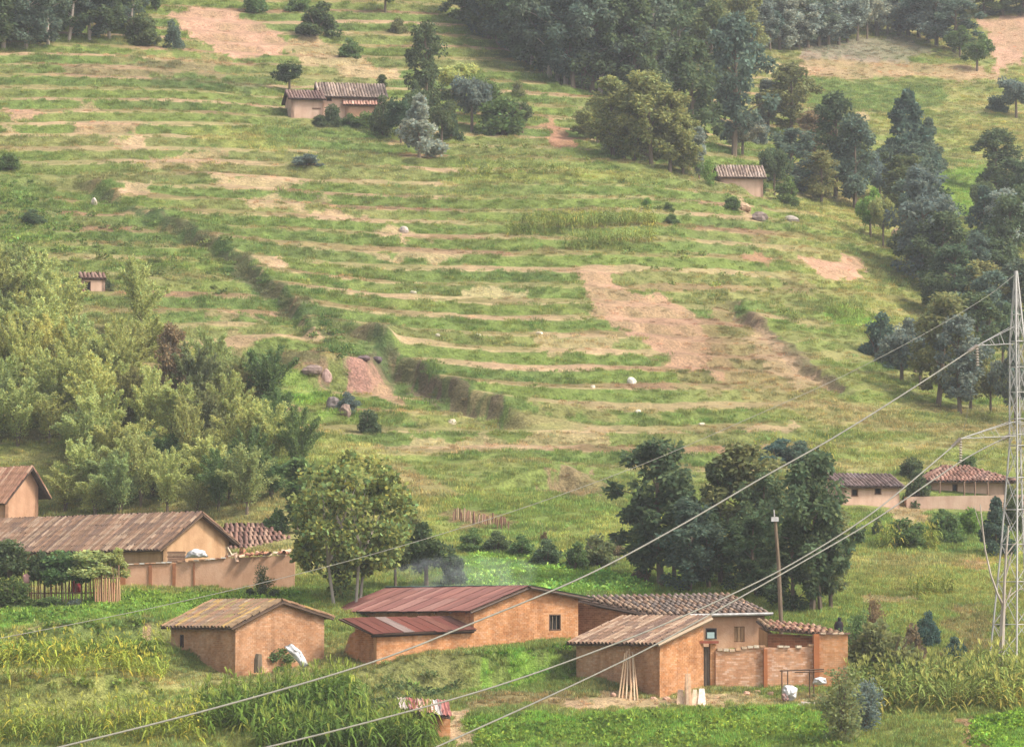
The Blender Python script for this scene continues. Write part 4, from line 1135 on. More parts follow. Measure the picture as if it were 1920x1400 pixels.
# ---- stick fence with its bright end panel
t = thing('stick_fence', ground(130, 1142), 'rickety fence of brown upright sticks below the climbing leaves', 'fence')
rr = random.Random(3)
for i, u in enumerate(np.arange(42, 226, 4.3)):
    D = 230.2 - (u - 42) * .006
    gz = H(np.array([P(u, 1140, D)[0]]), np.array([D]))[0]
    v1 = 1062 + rr.uniform(-8, 10)
    a = P(u + rr.uniform(-2, 2), 1140, D); a[2] = min(gz, pz(1138, D)) - .3
    b = P(u + rr.uniform(-4, 4), v1, D + rr.uniform(-.1, .1))
    strut('stick', a, b, rr.uniform(.028, .05), 'wood', t, rr.choice([(0.27, 0.16, 0.10), (0.20, 0.11, 0.07), (0.36, 0.24, 0.15), (0.24, 0.09, 0.06), (0.42, 0.30, 0.20), (0.15, 0.09, 0.06)]))
for v in (1085, 1112):
    strut('rail', P(40, v, 230.3), P(226, v - 2, 229.4), .04, 'wood', t, (0.28, 0.18, 0.11))
t = thing('reed_screen', ground(202, 1140), 'pale reed screen standing at the end of the stick fence', 'screen')
for i, u in enumerate(np.arange(178, 226, 3.6)):
    a = P(u + rr.uniform(-1, 1), 1143, 228.6); a[2] -= .2
    strut('reed', a, P(u + rr.uniform(-3, 2), 1084 + rr.uniform(-7, 9), 229.0), rr.uniform(.04, .06), 'wood', t, rr.choice([(0.44, 0.27, 0.15), (0.50, 0.33, 0.19), (0.38, 0.22, 0.12), (0.46, 0.24, 0.14)]))
rag('red_cloth', [P(133, 1112, 231.4), P(134, 1078, 231.4), P(142, 1072, 231.4), P(152, 1078, 231.4), P(152, 1112, 231.4)], 'dark red cloth hanging behind the stick fence', 'cloth', 'paint', (0.22, 0.03, 0.035), .05)
rag('pink_cloth', [P(44, 1092, 229.4), P(43, 1078, 229.4), P(50, 1074, 229.4), P(57, 1080, 229.4), P(54, 1093, 229.4)], 'small pink cloth hung on the stick fence', 'cloth', 'paint', (0.62, 0.33, 0.30), .04)

# ---- tarp, dark upright stub by the mossy house
rag('tarpaulin', [P(533, 1212, 212.7), P(548, 1206, 212.7), P(566, 1222, 212.7), P(579, 1246, 212.7), P(568, 1252, 212.7), P(552, 1234, 212.7)], 'crumpled white tarpaulin slumped over the bush by the mossy brick house', 'tarpaulin', thick=.15, seed=4)
t = thing('dark_stub', ground(484, 1250), 'dark upright stub against the gable of the mossy brick house', 'stump')
p = P(484, 1250, 213.8); mb = MB(); mb.tube([p - [0, 0, .3], p + [0, 0, .4], p + [.03, 0, .72]], [.24, .22, .17], 8); mb.build('trunk', 'bark', t)  # dark shape drawn as a short tapered bark tube

# ---- privy of brick with scrap metal roof by the path
pl = Plan(802, 1384, 202.4, 20)
k = 1 / pxm(202.4)
t = thing('brick_hut', pl.o, 'tiny brick hut roofed with crumpled rusty scrap metal, beside the dirt path', 'hut')
zb = pl.o[2] - .8; zt = pl.z(1338)
W1 = 42 * k / math.cos(R(20))
wall(t, pl.at(0, 0), pl.at(W1, 0), zb, [(0, zt), (1, zt + .1)]); wall(t, pl.at(0, 1.5), pl.at(0, 0), zb, [(0, zt), (1, zt)])
wall(t, pl.at(W1, 0), pl.at(W1, 1.5), zb, [(0, zt + .1), (1, zt + .1)], bricks=False); wall(t, pl.at(W1, 1.5), pl.at(0, 1.5), zb, [(0, zt), (1, zt)], bricks=False)
rr = random.Random(12)
e0 = P(752, 1328, 201.9); e1 = P(845, 1344, 202.0); r0 = P(746, 1308, 204.3); r1 = P(838, 1314, 204.5)
rf = slab(t, e0 - [0, 0, .06], e1 - [0, 0, .06], r0 - [0, 0, .06], r1 - [0, 0, .06], 'roof', .05)
for i, (a, b, cc) in enumerate([(-.02, .2, (0.42, 0.34, 0.31)), (.16, .38, (0.26, 0.075, 0.065)), (.33, .55, (0.50, 0.33, 0.27)), (.48, .70, (0.33, 0.17, 0.10)), (.64, .84, (0.50, 0.45, 0.42)), (.80, 1.02, (0.30, 0.11, 0.09))]):
    c = [lerp(e0, e1, a), lerp(e0, e1, b), lerp(r0, r1, b), lerp(r0, r1, a)]
    g = MB(); nx, ny = 7, 6; vs = []
    for y in range(ny):
        for x in range(nx):
            q = lerp(lerp(c[0], c[1], x / (nx - 1)), lerp(c[3], c[2], x / (nx - 1)), y / (ny - 1))
            q = q + [rr.gauss(0, .02), rr.gauss(0, .02), .03 + .02 * (i % 2) + abs(rr.gauss(0, .03)) + .035 * math.cos(x * math.pi)]
            vs.append(q)
    g.add(vs, [(y * nx + x, y * nx + x + 1, (y + 1) * nx + x + 1, (y + 1) * nx + x) for y in range(ny - 1) for x in range(nx - 1)])
    g.build('roof_sheet', 'sheet', rf, color=cc)
pl.foot(-.1, W1 + .1, -.1, 1.6)

# ---- things in the yard
rr = random.Random(21)
for i, (u0, u1, vt) in enumerate([(1160, 1172, 1224), (1166, 1176, 1220), (1174, 1178, 1226), (1184, 1180, 1216), (1190, 1186, 1222), (1196, 1188, 1228), (1180, 1190, 1240)]):
    a = P(u0, 1296 + (i % 3) * 3, 211.6 - .1 * i); b = P(u1, vt, 213.4)
    a[2] = H(np.array([a[0]]), np.array([a[1]]))[0] - .1
    o = strut('pole', a, b, .045, 'wood', None, rr.choice([(0.52, 0.36, 0.22), (0.46, 0.30, 0.18), (0.56, 0.42, 0.28)]), 6)
    obj_props(o, 'peeled wooden pole leaning with others on the shaded brick wall', 'pole', 'poles leaning on the brick wall')
t = thing('board_stack', ground(1294, 1322), 'pale boards propped in a heap in front of the low brick house', 'boards')
for i, (u0, u1, vt, vb, cc) in enumerate([(1268, 1284, 1292, 1326, (0.52, 0.36, 0.24)), (1282, 1298, 1262, 1324, (0.50, 0.32, 0.2)), (1296, 1310, 1292, 1326, (0.56, 0.40, 0.28)), (1308, 1324, 1290, 1320, (0.68, 0.55, 0.45)), (1286, 1292, 1250, 1324, (0.42, 0.30, 0.2))]):
    a, b = P(u0, vb + 4, 209.4 - .05 * i), P(u1, vb + 4, 209.4 - .05 * i); c, d = P(u1 - 3, vt, 210.2), P(u0 + 3, vt, 210.2)
    n = np.array([0, .05, 0]); g = MB(); g.hexa([a, b, b + n, a + n, d, c, c + n, d + n]); g.build('board', 'wood', t, color=cc)
t = thing('rail_frame', ground(1500, 1296), 'thin dark wooden rail on posts in front of the yard wall', 'rail')
for u in (1466, 1477, 1518, 1526):
    a = P(u, 1300, 212.5); a[2] -= .2; strut('post', a, P(u, 1255, 212.5), .035, 'wood', t, (0.12, 0.075, 0.05))
strut('rail', P(1462, 1257, 212.5), P(1545, 1254, 212.5), .04, 'wood', t, (0.12, 0.075, 0.05)); strut('rail', P(1490, 1260, 212.6), P(1545, 1258, 212.3), .03, 'wood', t, (0.14, 0.09, 0.06))
rag('sack', [P(1469, 1312, 210.7), P(1466, 1296, 210.7), P(1470, 1284, 210.7), P(1484, 1283, 210.7), P(1496, 1290, 210.7), P(1494, 1308, 210.7), P(1482, 1314, 210.7)], 'bulging white sack slumped alone by the rail', 'sack', thick=.22, seed=6)
rag('sack', [P(1523, 1282, 212), P(1526, 1271, 212), P(1536, 1268, 212), P(1548, 1270, 212), P(1550, 1280, 212), P(1538, 1284, 212)], 'cream sack lying at the end of the rail beside the bushes', 'sack', thick=.2, seed=7)
rag('brown_sack', [P(1466, 1312, 210.5), P(1465, 1300, 210.5), P(1474, 1298, 210.5), P(1480, 1310, 210.5), P(1476, 1316, 210.5)], 'brown bag leaning on the bulging white sack', 'sack', 'paint', (0.26, 0.16, 0.14), .15, seed=8)
for i, (u, v) in enumerate([(1506, 1322), (1514, 1318), (1522, 1324)]):
    a = P(u - 12, v, 209.6 + .2 * i); b = P(u + 14, v + 1, 209.5 + .2 * i)
    g = MB(); g.tube([a, b], .11, 8); o = g.build('log', 'bark_pale'); obj_props(o, 'pale cut log lying in the grass below the sacks', 'log', 'cut logs by the yard')

# ---- person standing behind the shed roof
def person(u, v_feet, D, hgt):
    p = P(u, v_feet, D); p[2] = H(np.array([p[0]]), np.array([p[1]]))[0]
    t = thing('person', p, 'person in dark clothes standing behind the low shed, only head and shoulders showing', 'person')
    s = hgt / 1.7
    J = dict(pel=(0, 0, .92), ch=(0, .0, 1.28), nk=(0, 0, 1.46), hd=(.0, -.02, 1.58), top=(0, -.01, 1.68), ls=(-.19, 0, 1.38), le=(-.25, .02, 1.10), lh=(-.22, -.1, .86),
             rs=(.19, 0, 1.38), re=(.25, .02, 1.10), rh=(.22, -.08, .86), lk=(-.1, -.01, .5), lf=(-.1, .02, .08), lt=(-.1, -.14, .03), rk=(.1, -.01, .5), rf=(.1, .02, .08), rt=(.1, -.14, .03))
    rad = dict(pel=.15, ch=.16, nk=.06, hd=.10, top=.075, ls=.075, le=.05, lh=.035, rs=.075, re=.05, rh=.035, lk=.075, lf=.05, lt=.04, rk=.075, rf=.05, rt=.04)
    E = 'pel-ch ch-nk nk-hd hd-top ch-ls ls-le le-lh ch-rs rs-re re-rh pel-lk lk-lf lf-lt pel-rk rk-rf rf-rt'.split()
    ks = list(J); me = bpy.data.meshes.new('body')
    me.from_pydata([tuple(c * s for c in J[k]) for k in ks], [tuple(ks.index(q) for q in e.split('-')) for e in E], [])
    o = bpy.data.objects.new('body', me); link(o, t); me.materials.append(MATS['skin'])
    o.modifiers.new('skin', 'SKIN'); m = o.modifiers.new('sub', 'SUBSURF'); m.levels = m.render_levels = 2
    for i, k in enumerate(ks): me.skin_vertices[0].data[i].radius = (rad[k] * s, rad[k] * s)
    me.skin_vertices[0].data[0].use_root = True
    g = MB(); n = 14; vs = []                               # a long dark wrap from the shoulders down, with a head cloth
    prof = [(.25, .24, .20), (.9, .20, .16), (1.2, .225, .15), (1.36, .235, .14), (1.43, .16, .11), (1.49, .085, .08), (1.54, .105, .105), (1.62, .115, .12), (1.70, .075, .08)]
    for z, rx, ry in prof:
        for j in range(n): vs.append((p[0] + math.cos(j * 6.283 / n) * rx * s + (.03 if z > 1.45 else 0), p[1] + math.sin(j * 6.283 / n) * ry * s, p[2] + z * s))
    g.add(vs, [(i * n + j, i * n + (j + 1) % n, (i + 1) * n + (j + 1) % n, (i + 1) * n + j) for i in range(len(prof) - 1) for j in range(n)] + [tuple((len(prof) - 1) * n + j for j in range(n))])
    o = g.build('wrap', 'paint', t, True, (0.018, 0.017, 0.022))
person(1573, 1200, 224, 1.62)

# ================================================================== FAR HOUSES
def far_house(name, u0, u1, D, psi, v_base, v_eave, v_ridge, depth, label, cat='house', ridge_in=(0, 0), hip=False, ops=(), pal=FARPAL, mat='plaster_far', over=.35, door=()):
    D = ground((u0 + u1) / 2, v_base)[1] + .6
    pl = Plan(u0, v_base, D, psi)
    k = 1 / (pxm(D) * math.cos(R(psi)))
    FW = (u1 - u0) * k
    t = thing(name, pl.o, label, cat)
    zb = pl.o[2] - 1.2; ze = pl.z(v_eave); zr = pl.z(v_ridge, FW / 2, depth / 2)
    oo = [((a - u0) * k, (b - u0) * k, pl.z(d), pl.z(c)) for a, b, c, d in ops]
    wall(t, pl.at(0, 0), pl.at(FW, 0), zb, [(0, ze), (1, ze)], mat, bricks=False, openings=oo)
    for o in oo: window(t, pl.at(0, 0), pl.at(FW, 0), o, 0, (0.16, 0.09, 0.06), name='window' if o[2] > pl.o[2] + .3 else 'door')
    A, B, Cc = pl.at(FW, 0), pl.at(FW, depth), pl.at(0, depth)
    ends = [(0, ze), (.5, ze if hip else zr - .05), (1, ze)]
    wall(t, A, B, zb, ends, mat, bricks=False); wall(t, B, Cc, zb, [(0, ze), (1, ze)], mat, bricks=False); wall(t, Cc, pl.at(0, 0), zb, ends, mat, bricks=False)
    sl = (zr - ze) / (depth / 2)
    lo = ze - over * sl * .6 + .1
    a, b = ridge_in[0] * FW, FW - ridge_in[1] * FW
    tile_roof(t, pl.at(-over, -over, lo), pl.at(FW + over, -over, lo), pl.at(a - (0 if hip else over), depth / 2, zr + .1), pl.at(b + (0 if hip else over), depth / 2, zr + .1), pal, pitch=.3, row=.5, joined=True, seed=int(u0))
    tile_roof(t, pl.at(FW + over, depth + over, lo), pl.at(-over, depth + over, lo), pl.at(b + (0 if hip else over), depth / 2 + .01, zr + .1), pl.at(a - (0 if hip else over), depth / 2 + .01, zr + .1), pal, pitch=.3, row=.5, joined=True, seed=int(u0) + 1)
    if hip:
        for s, x0, x1 in ((1, FW + over, b), (-1, -over, a)):
            q = [pl.at(x0, -over, lo), pl.at(x0, depth + over, lo)]
            if s < 0: q = q[::-1]
            tile_roof(t, q[0], q[1], pl.at(x1, depth / 2, zr + .1), pl.at(x1 + .02 * s, depth / 2 + .05, zr + .1), pal, pitch=.3, row=.5, joined=True, seed=9)
    pl.foot(-.4, FW + .4, -1.6, depth)
    return t, pl, FW, k

far_house('tile_house', 1578, 1690, 289, 18, 955, 913, 893, 4.5, 'pink mud house with dark roof and two small windows, beyond the tall eucalyptus', ops=[(1597, 1610, 916, 930), (1642, 1655, 912, 926)], pal=[(0.13, 0.09, 0.085), (0.17, 0.12, 0.11), (0.11, 0.08, 0.075)], mat='plaster_far')
t, pl, FW, k = far_house('tile_house', 1742, 1888, 292, 4, 932, 902, 878, 6.5, 'hipped house with reddish tile roof and dark doorway, standing behind the steel pylon', ridge_in=(.30, .42), hip=True, ops=[(1786, 1796, 907, 926)], pal=[(0.26, 0.14, 0.105), (0.22, 0.12, 0.09), (0.30, 0.18, 0.135), (0.19, 0.11, 0.085)], mat='plaster_far', over=.7)
for u in (1762, 1808, 1828, 1852):
    strut('veranda_post', P(u, 934, pl.D - .7), P(u, 902, pl.D - .7), .06, 'wood', t, (0.2, 0.13, 0.09))
Dr = ground(1840, 960)[1]; plr = Plan(1700, 962, Dr, 3); k = 1 / pxm(Dr)
t = thing('retaining_wall', plr.o, 'tan earth retaining wall below the hipped house', 'wall')
plr.foot(-.3, 240 * k, -1.6, .6)
wall(t, plr.at(0, 0), plr.at(240 * k, 0), plr.o[2] - 1.5, [(0, plr.z(931)), (1, plr.z(926))], 'plaster_far', 1.2, bricks=False)
far_house('tile_house', 1351, 1432, 399, 6, 356, 333, 314, 4, 'lone tan house with grey tile roof, tucked among the hillside eucalyptus')
far_house('tile_house', 602, 722, 411, 10, 226, 182, 160, 5.5, 'pink mud farmhouse with broad grey tile roof, highest on the hillside', mat='plaster_far', ops=[(612, 622, 182, 190)])
far_house('shed', 648, 712, 407, 8, 226, 196, 180, 2.6, 'lean-to with pale pink tile roof against the hillside farmhouse', 'shed', pal=[(0.45, 0.26, 0.20), (0.52, 0.32, 0.24), (0.40, 0.22, 0.17)], mat='plaster_pink')
far_house('shed', 546, 604, 409, 12, 224, 186, 173, 4.2, 'low pink mud outbuilding with thin dark roof edge, next to the hillside farmhouse', 'shed', mat='plaster_far', ops=[(585, 601, 201, 204)], pal=[(0.16, 0.10, 0.09), (0.20, 0.13, 0.11)])
far_house('shed', 153, 196, 330, 14, 549, 524, 516, 2.0, 'tiny plank field hut with flat brown roof, standing alone on the slope', 'hut', over=.12, ops=[(156, 170, 527, 546)], pal=[(0.17, 0.10, 0.08), (0.22, 0.14, 0.11)])

# ================================================================== STEEL PYLON, POLE AND CABLES
DT = 222.0
pyb = P(1917, 1250, DT)
t = thing('steel_pylon', pyb, 'tall pale steel lattice pylon holding the power cables', 'pylon')
zt = pz(508, DT); yaw = R(28)
cxy = pyb[:2]
prof = [(pz(1258, DT), 1.38), (pz(1030, DT), .80), (pz(835, DT), .38), (pz(640, DT), .30), (zt, .04)]
def hw(z):
    for (z0, a), (z1, b) in zip(prof, prof[1:]):
        if z <= z1: return a + (b - a) * (z - z0) / (z1 - z0)
    return .05
def leg(i, z):
    a = yaw + math.pi / 4 + i * math.pi / 2; r = hw(z) * 1.41
    top = np.array([P(1905, 508, DT)[0] - cxy[0], 0]) * ((z - prof[0][0]) / (zt - prof[0][0]))
    return np.array([cxy[0] + math.cos(a) * r + top[0], cxy[1] + math.sin(a) * r, z])
lv = [prof[0][0], pz(1170, DT), pz(1090, DT), pz(1020, DT), pz(955, DT), pz(895, DT), pz(835, DT), pz(785, DT), pz(735, DT), pz(688, DT), pz(640, DT), pz(590, DT), pz(545, DT), zt]
for i in range(4):
    for z0, z1 in zip(prof, prof[1:]):
        strut('leg', leg(i, z0[0] - (1.5 if z0 is prof[0] else 0)), leg(i, z1[0]), .055, 'steel', t)
for z0, z1 in zip(lv, lv[1:-1]):
    for i in range(4):
        j = (i + 1) % 4
        strut('brace', leg(i, z0), leg(j, z1), .021, 'steel', t); strut('brace', leg(j, z0), leg(i, z1), .021, 'steel', t)
        strut('brace', leg(i, z1), leg(j, z1), .024, 'steel', t)
def crossarm(ut, vt, v_lo, v_hi, D):
    tip = P(ut, vt, D)
    for i in (1, 2):
        strut('crossarm', leg(i, pz(v_lo, DT)), tip, .026, 'steel', t); strut('crossarm', leg(i, pz(v_hi, DT)), tip, .022, 'steel', t)
        a, b = leg(i, pz(v_lo, DT)), leg(i, pz(v_hi, DT))
        for q in (.3, .55, .78): strut('brace', lerp(a, tip, q), lerp(b, tip, q + .1), .016, 'steel', t)
    for q in (.3, .6): strut('brace', lerp(leg(1, pz(v_lo, DT)), tip, q), lerp(leg(2, pz(v_lo, DT)), tip, q + .1), .016, 'steel', t)
    return tip
tipA = crossarm(1832, 648, 645, 612, DT - .6)
tipB = crossarm(1801, 822, 818, 790, DT - 1.2)
tipR = crossarm(1990, 640, 640, 612, DT + 1.5)
tipR2 = crossarm(2012, 812, 815, 790, DT + 1.5)
def insulator(p, dirv, n=8):
    m = MB(); d = np.asarray(dirv, float); d = d / np.linalg.norm(d)
    for i in range(n):
        a = p + d * i * .15
        m.tube([a, a + d * .05, a + d * .13], [.03, .12, .03], 8)
    m.build('insulator', 'stone', t, color=(0.42, 0.36, 0.32))
    return p + d * n * .15
def cable(pts, r, label, sag=0.0):
    pts = [np.asarray(q, float) for q in pts]
    out = []
    for i in range(len(pts) - 1):                       # Catmull-Rom through the points
        p0, p1, p2, p3 = pts[max(i - 1, 0)], pts[i], pts[i + 1], pts[min(i + 2, len(pts) - 1)]
        for q in np.linspace(0, 1, 9)[:-1]:
            out.append(.5 * ((2 * p1) + (p2 - p0) * q + (2 * p0 - 5 * p1 + 4 * p2 - p3) * q * q + (3 * p1 - p0 - 3 * p2 + p3) * q ** 3))
    out.append(pts[-1])
    m = MB(); m.tube(out, r, 6)
    o = m.build('power_cable', 'wire'); obj_props(o, label, 'cable')
    return o
def ud(lst): return [P(u, v, D) for u, v, D in lst]
eA = insulator(tipA, P(1790, 677, DT - 2) - tipA, 6)
cable([eA] + ud([(1700, 735, 215), (1560, 822, 208), (1430, 895, 201), (1270, 988, 193), (1100, 1078, 185), (900, 1162, 176), (700, 1240, 167), (420, 1322, 155), (120, 1398, 143), (-150, 1460, 132)]), .042, 'highest thick power cable sagging from the pylon arm down over the red metal roof')
eB = insulator(tipB, P(1760, 862, DT - 2.5) - tipB, 6)
cable([eB] + ud([(1640, 958, 214), (1500, 1048, 206), (1380, 1110, 199), (1240, 1172, 191), (1085, 1232, 183), (960, 1276, 176), (835, 1314, 169), (640, 1366, 158), (480, 1405, 149)]), .04, 'power cable from the lower pylon arm passing just above the wide tiled house')
pC = leg(1, pz(816, DT)); eC = insulator(pC, P(1850, 838, DT - 1.5) - pC, 5)
cable([eC] + ud([(1800, 866, 218), (1640, 974, 210), (1500, 1056, 203), (1380, 1124, 196), (1240, 1202, 188), (1120, 1262, 181), (1000, 1318, 174), (880, 1372, 167), (800, 1408, 162)]), .038, 'lowest power cable running from the pylon body down across the low brick house')
cable([P(1904, 514, DT)] + ud([(1850, 556, 218), (1740, 622, 212), (1580, 705, 203), (1400, 786, 193), (1200, 872, 182), (950, 962, 169), (650, 1052, 154), (300, 1136, 138), (-100, 1215, 121)]), .014, 'hair-thin earth wire from the very tip of the pylon')
i1 = insulator(tipA, (0.02, 0, -1), 8)
cable([tipA + [0.1, 0, -.1], P(1826, 700, DT - .6), P(1820, 740, DT - .8), P(1808, 800, DT - 1.1), tipB], .011, 'slack jumper wire hanging between the two pylon arms')
i2 = insulator(tipB, (0.0, 0, -1), 9)
cable([i2, P(1806, 884, DT - 1.2), P(1830, 868, DT - 1), P(1860, 842, DT - .9), eC], .011, 'slack jumper wire looped below the lower pylon arm')

pb = P(1467, 1170, 225)
t = thing('utility_pole', pb, 'slim leaning wooden pole with white box on top, among the dark eucalyptus', 'pole')
m = MB(); m.tube([pb - [0, 0, 2], P(1460, 1060, 225), P(1453, 968, 225)], [.14, .11, .085], 8); m.build('post', 'wood', t, color=(0.17, 0.125, 0.085))
m = MB(); m.box(P(1453, 973, 224.8), (.42, .25, .26)); m.build('box', 'cloth_white', t)
m = MB(); m.tube([P(1452, 968, 225), P(1451, 955, 225)], .04, 6); m.build('insulator', 'steel', t)

# ================================================================== TREES AND SHRUBS
def tree_parts(kind, seed):
    """a trunk mesh and a crown mesh, height 1, crown width about 2*r"""
    g = np.random.default_rng(seed)
    tr = MB(); pos, ax, ln, wd = [], [], [], []
    off = g.random(3) * 30
    def lob(d, k=2.1):
        return .62 + .75 * float(vnoise(np.array([d[0] * k + off[0] + d[2] * 1.7]), np.array([d[1] * k + off[1] - d[2] * 1.3]), seed)[0])
    def clump(c, rad, n, L, Wd, droop=0.0, up=0.0, out=0.6):
        d = g.normal(size=(n, 3)); d /= np.linalg.norm(d, axis=1, keepdims=True)
        r = g.random((n, 1)) ** .45
        p = np.array(c) + d * np.array(rad) * r
        a = d * out + g.normal(0, .55, (n, 3)) + np.array([0, 0, up - droop])
        pos.append(p); ax.append(a); ln.append(np.full(n, L)); wd.append(np.full(n, Wd))
    if kind == 'euc':
        lean = g.normal(0, .025, 2)
        axis = lambda z: np.array([lean[0] * math.sin(z * 3), lean[1] * math.sin(z * 2.4), z])
        tr.tube([axis(z) - ([0, 0, .06] if z == 0 else [0, 0, 0]) for z in (0, .25, .5, .75, .95)], [.020, .016, .012, .007, .002], 6)
        zlo = .06 + .14 * g.random(); n = 42
        for i in range(n):
            q = (i + g.random()) / n; z = zlo + (1 - zlo) * q ** .9
            w = .225 * math.sin(math.pi * min(1, (1 - q) * .82 + .03)) ** .8 * (.7 + .6 * g.random()) + .012
            a = g.random() * 6.28; rr = w * (.25 + .75 * g.random())
            c = axis(min(z, .97)) + np.array([math.cos(a) * rr, math.sin(a) * rr, 0])
            if i % 2 == 0: tr.tube([axis(max(z - .12, .1)), lerp(axis(max(z - .08, .1)), c, .6), c], [.007, .004, .001], 4, False)
            s = .036 + .034 * g.random()
            clump(c, (s * 1.0, s * 1.0, s * 1.2), 125, .034, .011, droop=.55)
    elif kind == 'cone':
        tr.tube([(0, 0, -.06), (0, 0, .5), (0, 0, .96)], [.022, .014, .002], 6)
        for i in range(40):
            q = (i + g.random()) / 40; z = .08 + .9 * q; a = g.random() * 6.28
            w = .30 * (1 - q) ** .75 * (.8 + .4 * g.random()); rr = w * (.4 + .6 * g.random())
            s = .05 + .05 * (1 - q)
            clump((math.cos(a) * rr, math.sin(a) * rr, z), (s, s, s * .9), 110, .042, .022, up=.25)
    elif kind == 'slim':
        tr.tube([(0, 0, -.05), (0, 0, .5), (.01, 0, .97)], [.016, .012, .002], 6)
        for i in range(26):
            q = (i + g.random()) / 26; z = .16 + .82 * q; a = g.random() * 6.28
            rr = .06 * math.sin(math.pi * min(1, .25 + .75 * (1 - q))) * g.random()
            clump((math.cos(a) * rr, math.sin(a) * rr, z), (.05, .05, .06), 110, .035, .016, up=.2)
    elif kind == 'feather':
        nst = 24
        tr.tube([(0, 0, -.08), (0, 0, .3), (.02, 0, .5)], [.03, .02, .008], 6)
        for i in range(nst):
            a = g.random() * 6.28; sp = (.10 + .36 * g.random() ** .7); h = (.62 + .38 * g.random()) * (1 - .35 * (sp / .46) ** 2)
            d = np.array([math.cos(a), math.sin(a), 0])
            pts = [np.array([0, 0, .02]) + d * sp * .25 * q + d * sp * .75 * q * q + np.array([0, 0, h * (1.25 * q - .25 * q ** 3)]) for q in np.linspace(0, 1, 6)]
            if i % 2 == 0: tr.tube(pts, [.008, .007, .006, .004, .003, .001], 4, False)
            n = 420
            q = .25 + .75 * g.random(n) ** .7
            base = np.array([0, 0, .02]) + np.outer(sp * (.25 * q + .75 * q * q), d) + np.outer(h * (1.25 * q - .25 * q ** 3), [0, 0, 1.0])
            pos.append(base + g.normal(0, .036, (n, 3)) * (1.25 - q)[:, None] * 1.5)
            ax.append(np.outer(np.ones(n), d * .5 + np.array([0, 0, .5])) + g.normal(0, .55, (n, 3))); ln.append(np.full(n, .040)); wd.append(np.full(n, .0085))
    elif kind == 'shrub':
        for i in range(7):
            a = g.random() * 6.28; tr.tube([(0, 0, -.12), (math.cos(a) * .1, math.sin(a) * .1, .3), (math.cos(a) * .28, math.sin(a) * .28, .6)], [.025, .018, .004], 5, False)
        for i in range(22):
            d = g.normal(size=3); d /= np.linalg.norm(d); d[2] = abs(d[2]); rr = (.55 + .4 * g.random()) * lob(d) * 1.05
            c = np.array([d[0] * .36 * rr, d[1] * .36 * rr, -.02 + d[2] * .84 * rr])
            s = .11 + .06 * g.random()
            clump(c, (s, s, s), 170, .065, .030, up=.15)
    elif kind == 'broad':
        stems = [(-.09, 0), (.02, .07), (.10, -.03)]
        for i in range(13):
            d = g.normal(size=3); d /= np.linalg.norm(d); d[2] = abs(d[2])
            b = stems[i % 3]
            tip = np.array([d[0] * .32, d[1] * .32, .42 + d[2] * .45])
            tr.tube([(b[0], b[1], -.05), (b[0] * 1.5, b[1] * 1.5, .28), lerp(np.array([b[0] * 1.6, b[1] * 1.6, .3]), tip, .5), tip], [.011, .009, .006, .002], 6, False)
        for i in range(85):
            d = g.normal(size=3); d /= np.linalg.norm(d)
            rr = (.45 + .55 * g.random() ** .5) * lob(d, 2.6) * 1.08
            c = np.array([d[0] * .36 * rr, d[1] * .36 * rr, .54 + d[2] * (.40 if d[2] > 0 else .38) * rr])
            s = .045 + .04 * g.random()
            clump(c, (s * 1.15, s * 1.15, s), 150, .030, .014, droop=.1, out=.8)
    elif kind == 'loose':
        for i in range(9):
            a = g.random() * 6.28; tip = np.array([math.cos(a) * .3 * g.random(), math.sin(a) * .3 * g.random(), .6 + .4 * g.random()])
            tr.tube([(0, 0, -.1), tip * [.4, .4, .5], tip], [.016, .011, .003], 5, False)
            for q in (.12, .3, .45, .6, .75, .9, 1.0):
                c = tip * [q, q, q] + g.normal(0, .07, 3)
                clump(c, (.12, .12, .09), 34, .055, .016, up=.2)
    elif kind == 'bush_tree':
        tr.tube([(0, 0, -.06), (.01, 0, .3), (0, 0, .6)], [.035, .028, .01], 6)
        for i in range(20):
            d = g.normal(size=3); d /= np.linalg.norm(d); rr = (.5 + .5 * g.random()) * lob(d) * 1.08
            c = np.array([d[0] * .36 * rr, d[1] * .36 * rr, .64 + d[2] * .30 * rr])
            s = .09 + .04 * g.random(); clump(c, (s, s, s * .9), 180, .050, .022)
    V, F = [], []
    p = np.concatenate(pos); a = np.concatenate(ax); n = len(p)
    a = a / (np.linalg.norm(a, axis=1, keepdims=True) + 1e-9)
    side = np.cross(a, g.normal(size=(n, 3))); side /= np.linalg.norm(side, axis=1, keepdims=True) + 1e-9
    L = (np.concatenate(ln) * (.7 + .6 * g.random(n)))[:, None]; Wd = (np.concatenate(wd) * (.7 + .6 * g.random(n)))[:, None]
    mid = p + a * L * .5
    V = np.stack([p, mid + side * Wd, p + a * L, mid - side * Wd], 1).reshape(-1, 3)
    F = np.arange(n * 4).reshape(n, 4)
    return tr, leaf_mesh('crown', V, F, 'leaf', g, *((.35, 1.5, .14) if kind == 'broad' else (.65, 1.35, .08)))
VAR = {}
for kind, nv in (('euc', 6), ('cone', 2), ('slim', 1), ('feather', 5), ('shrub', 4), ('broad', 2), ('loose', 2), ('bush_tree', 2)):
    VAR[kind] = []
    for i in range(nv):
        tr, cm = tree_parts(kind, 100 + 13 * i + len(kind))
        VAR[kind].append((tr.mesh('trunk', 'bark'), tr.mesh('trunk', 'bark_pale'), cm))
RW = dict(euc=.44, cone=.62, slim=.2, feather=.86, shrub=.95, broad=.86, loose=.8, bush_tree=.9)   # natural width / height
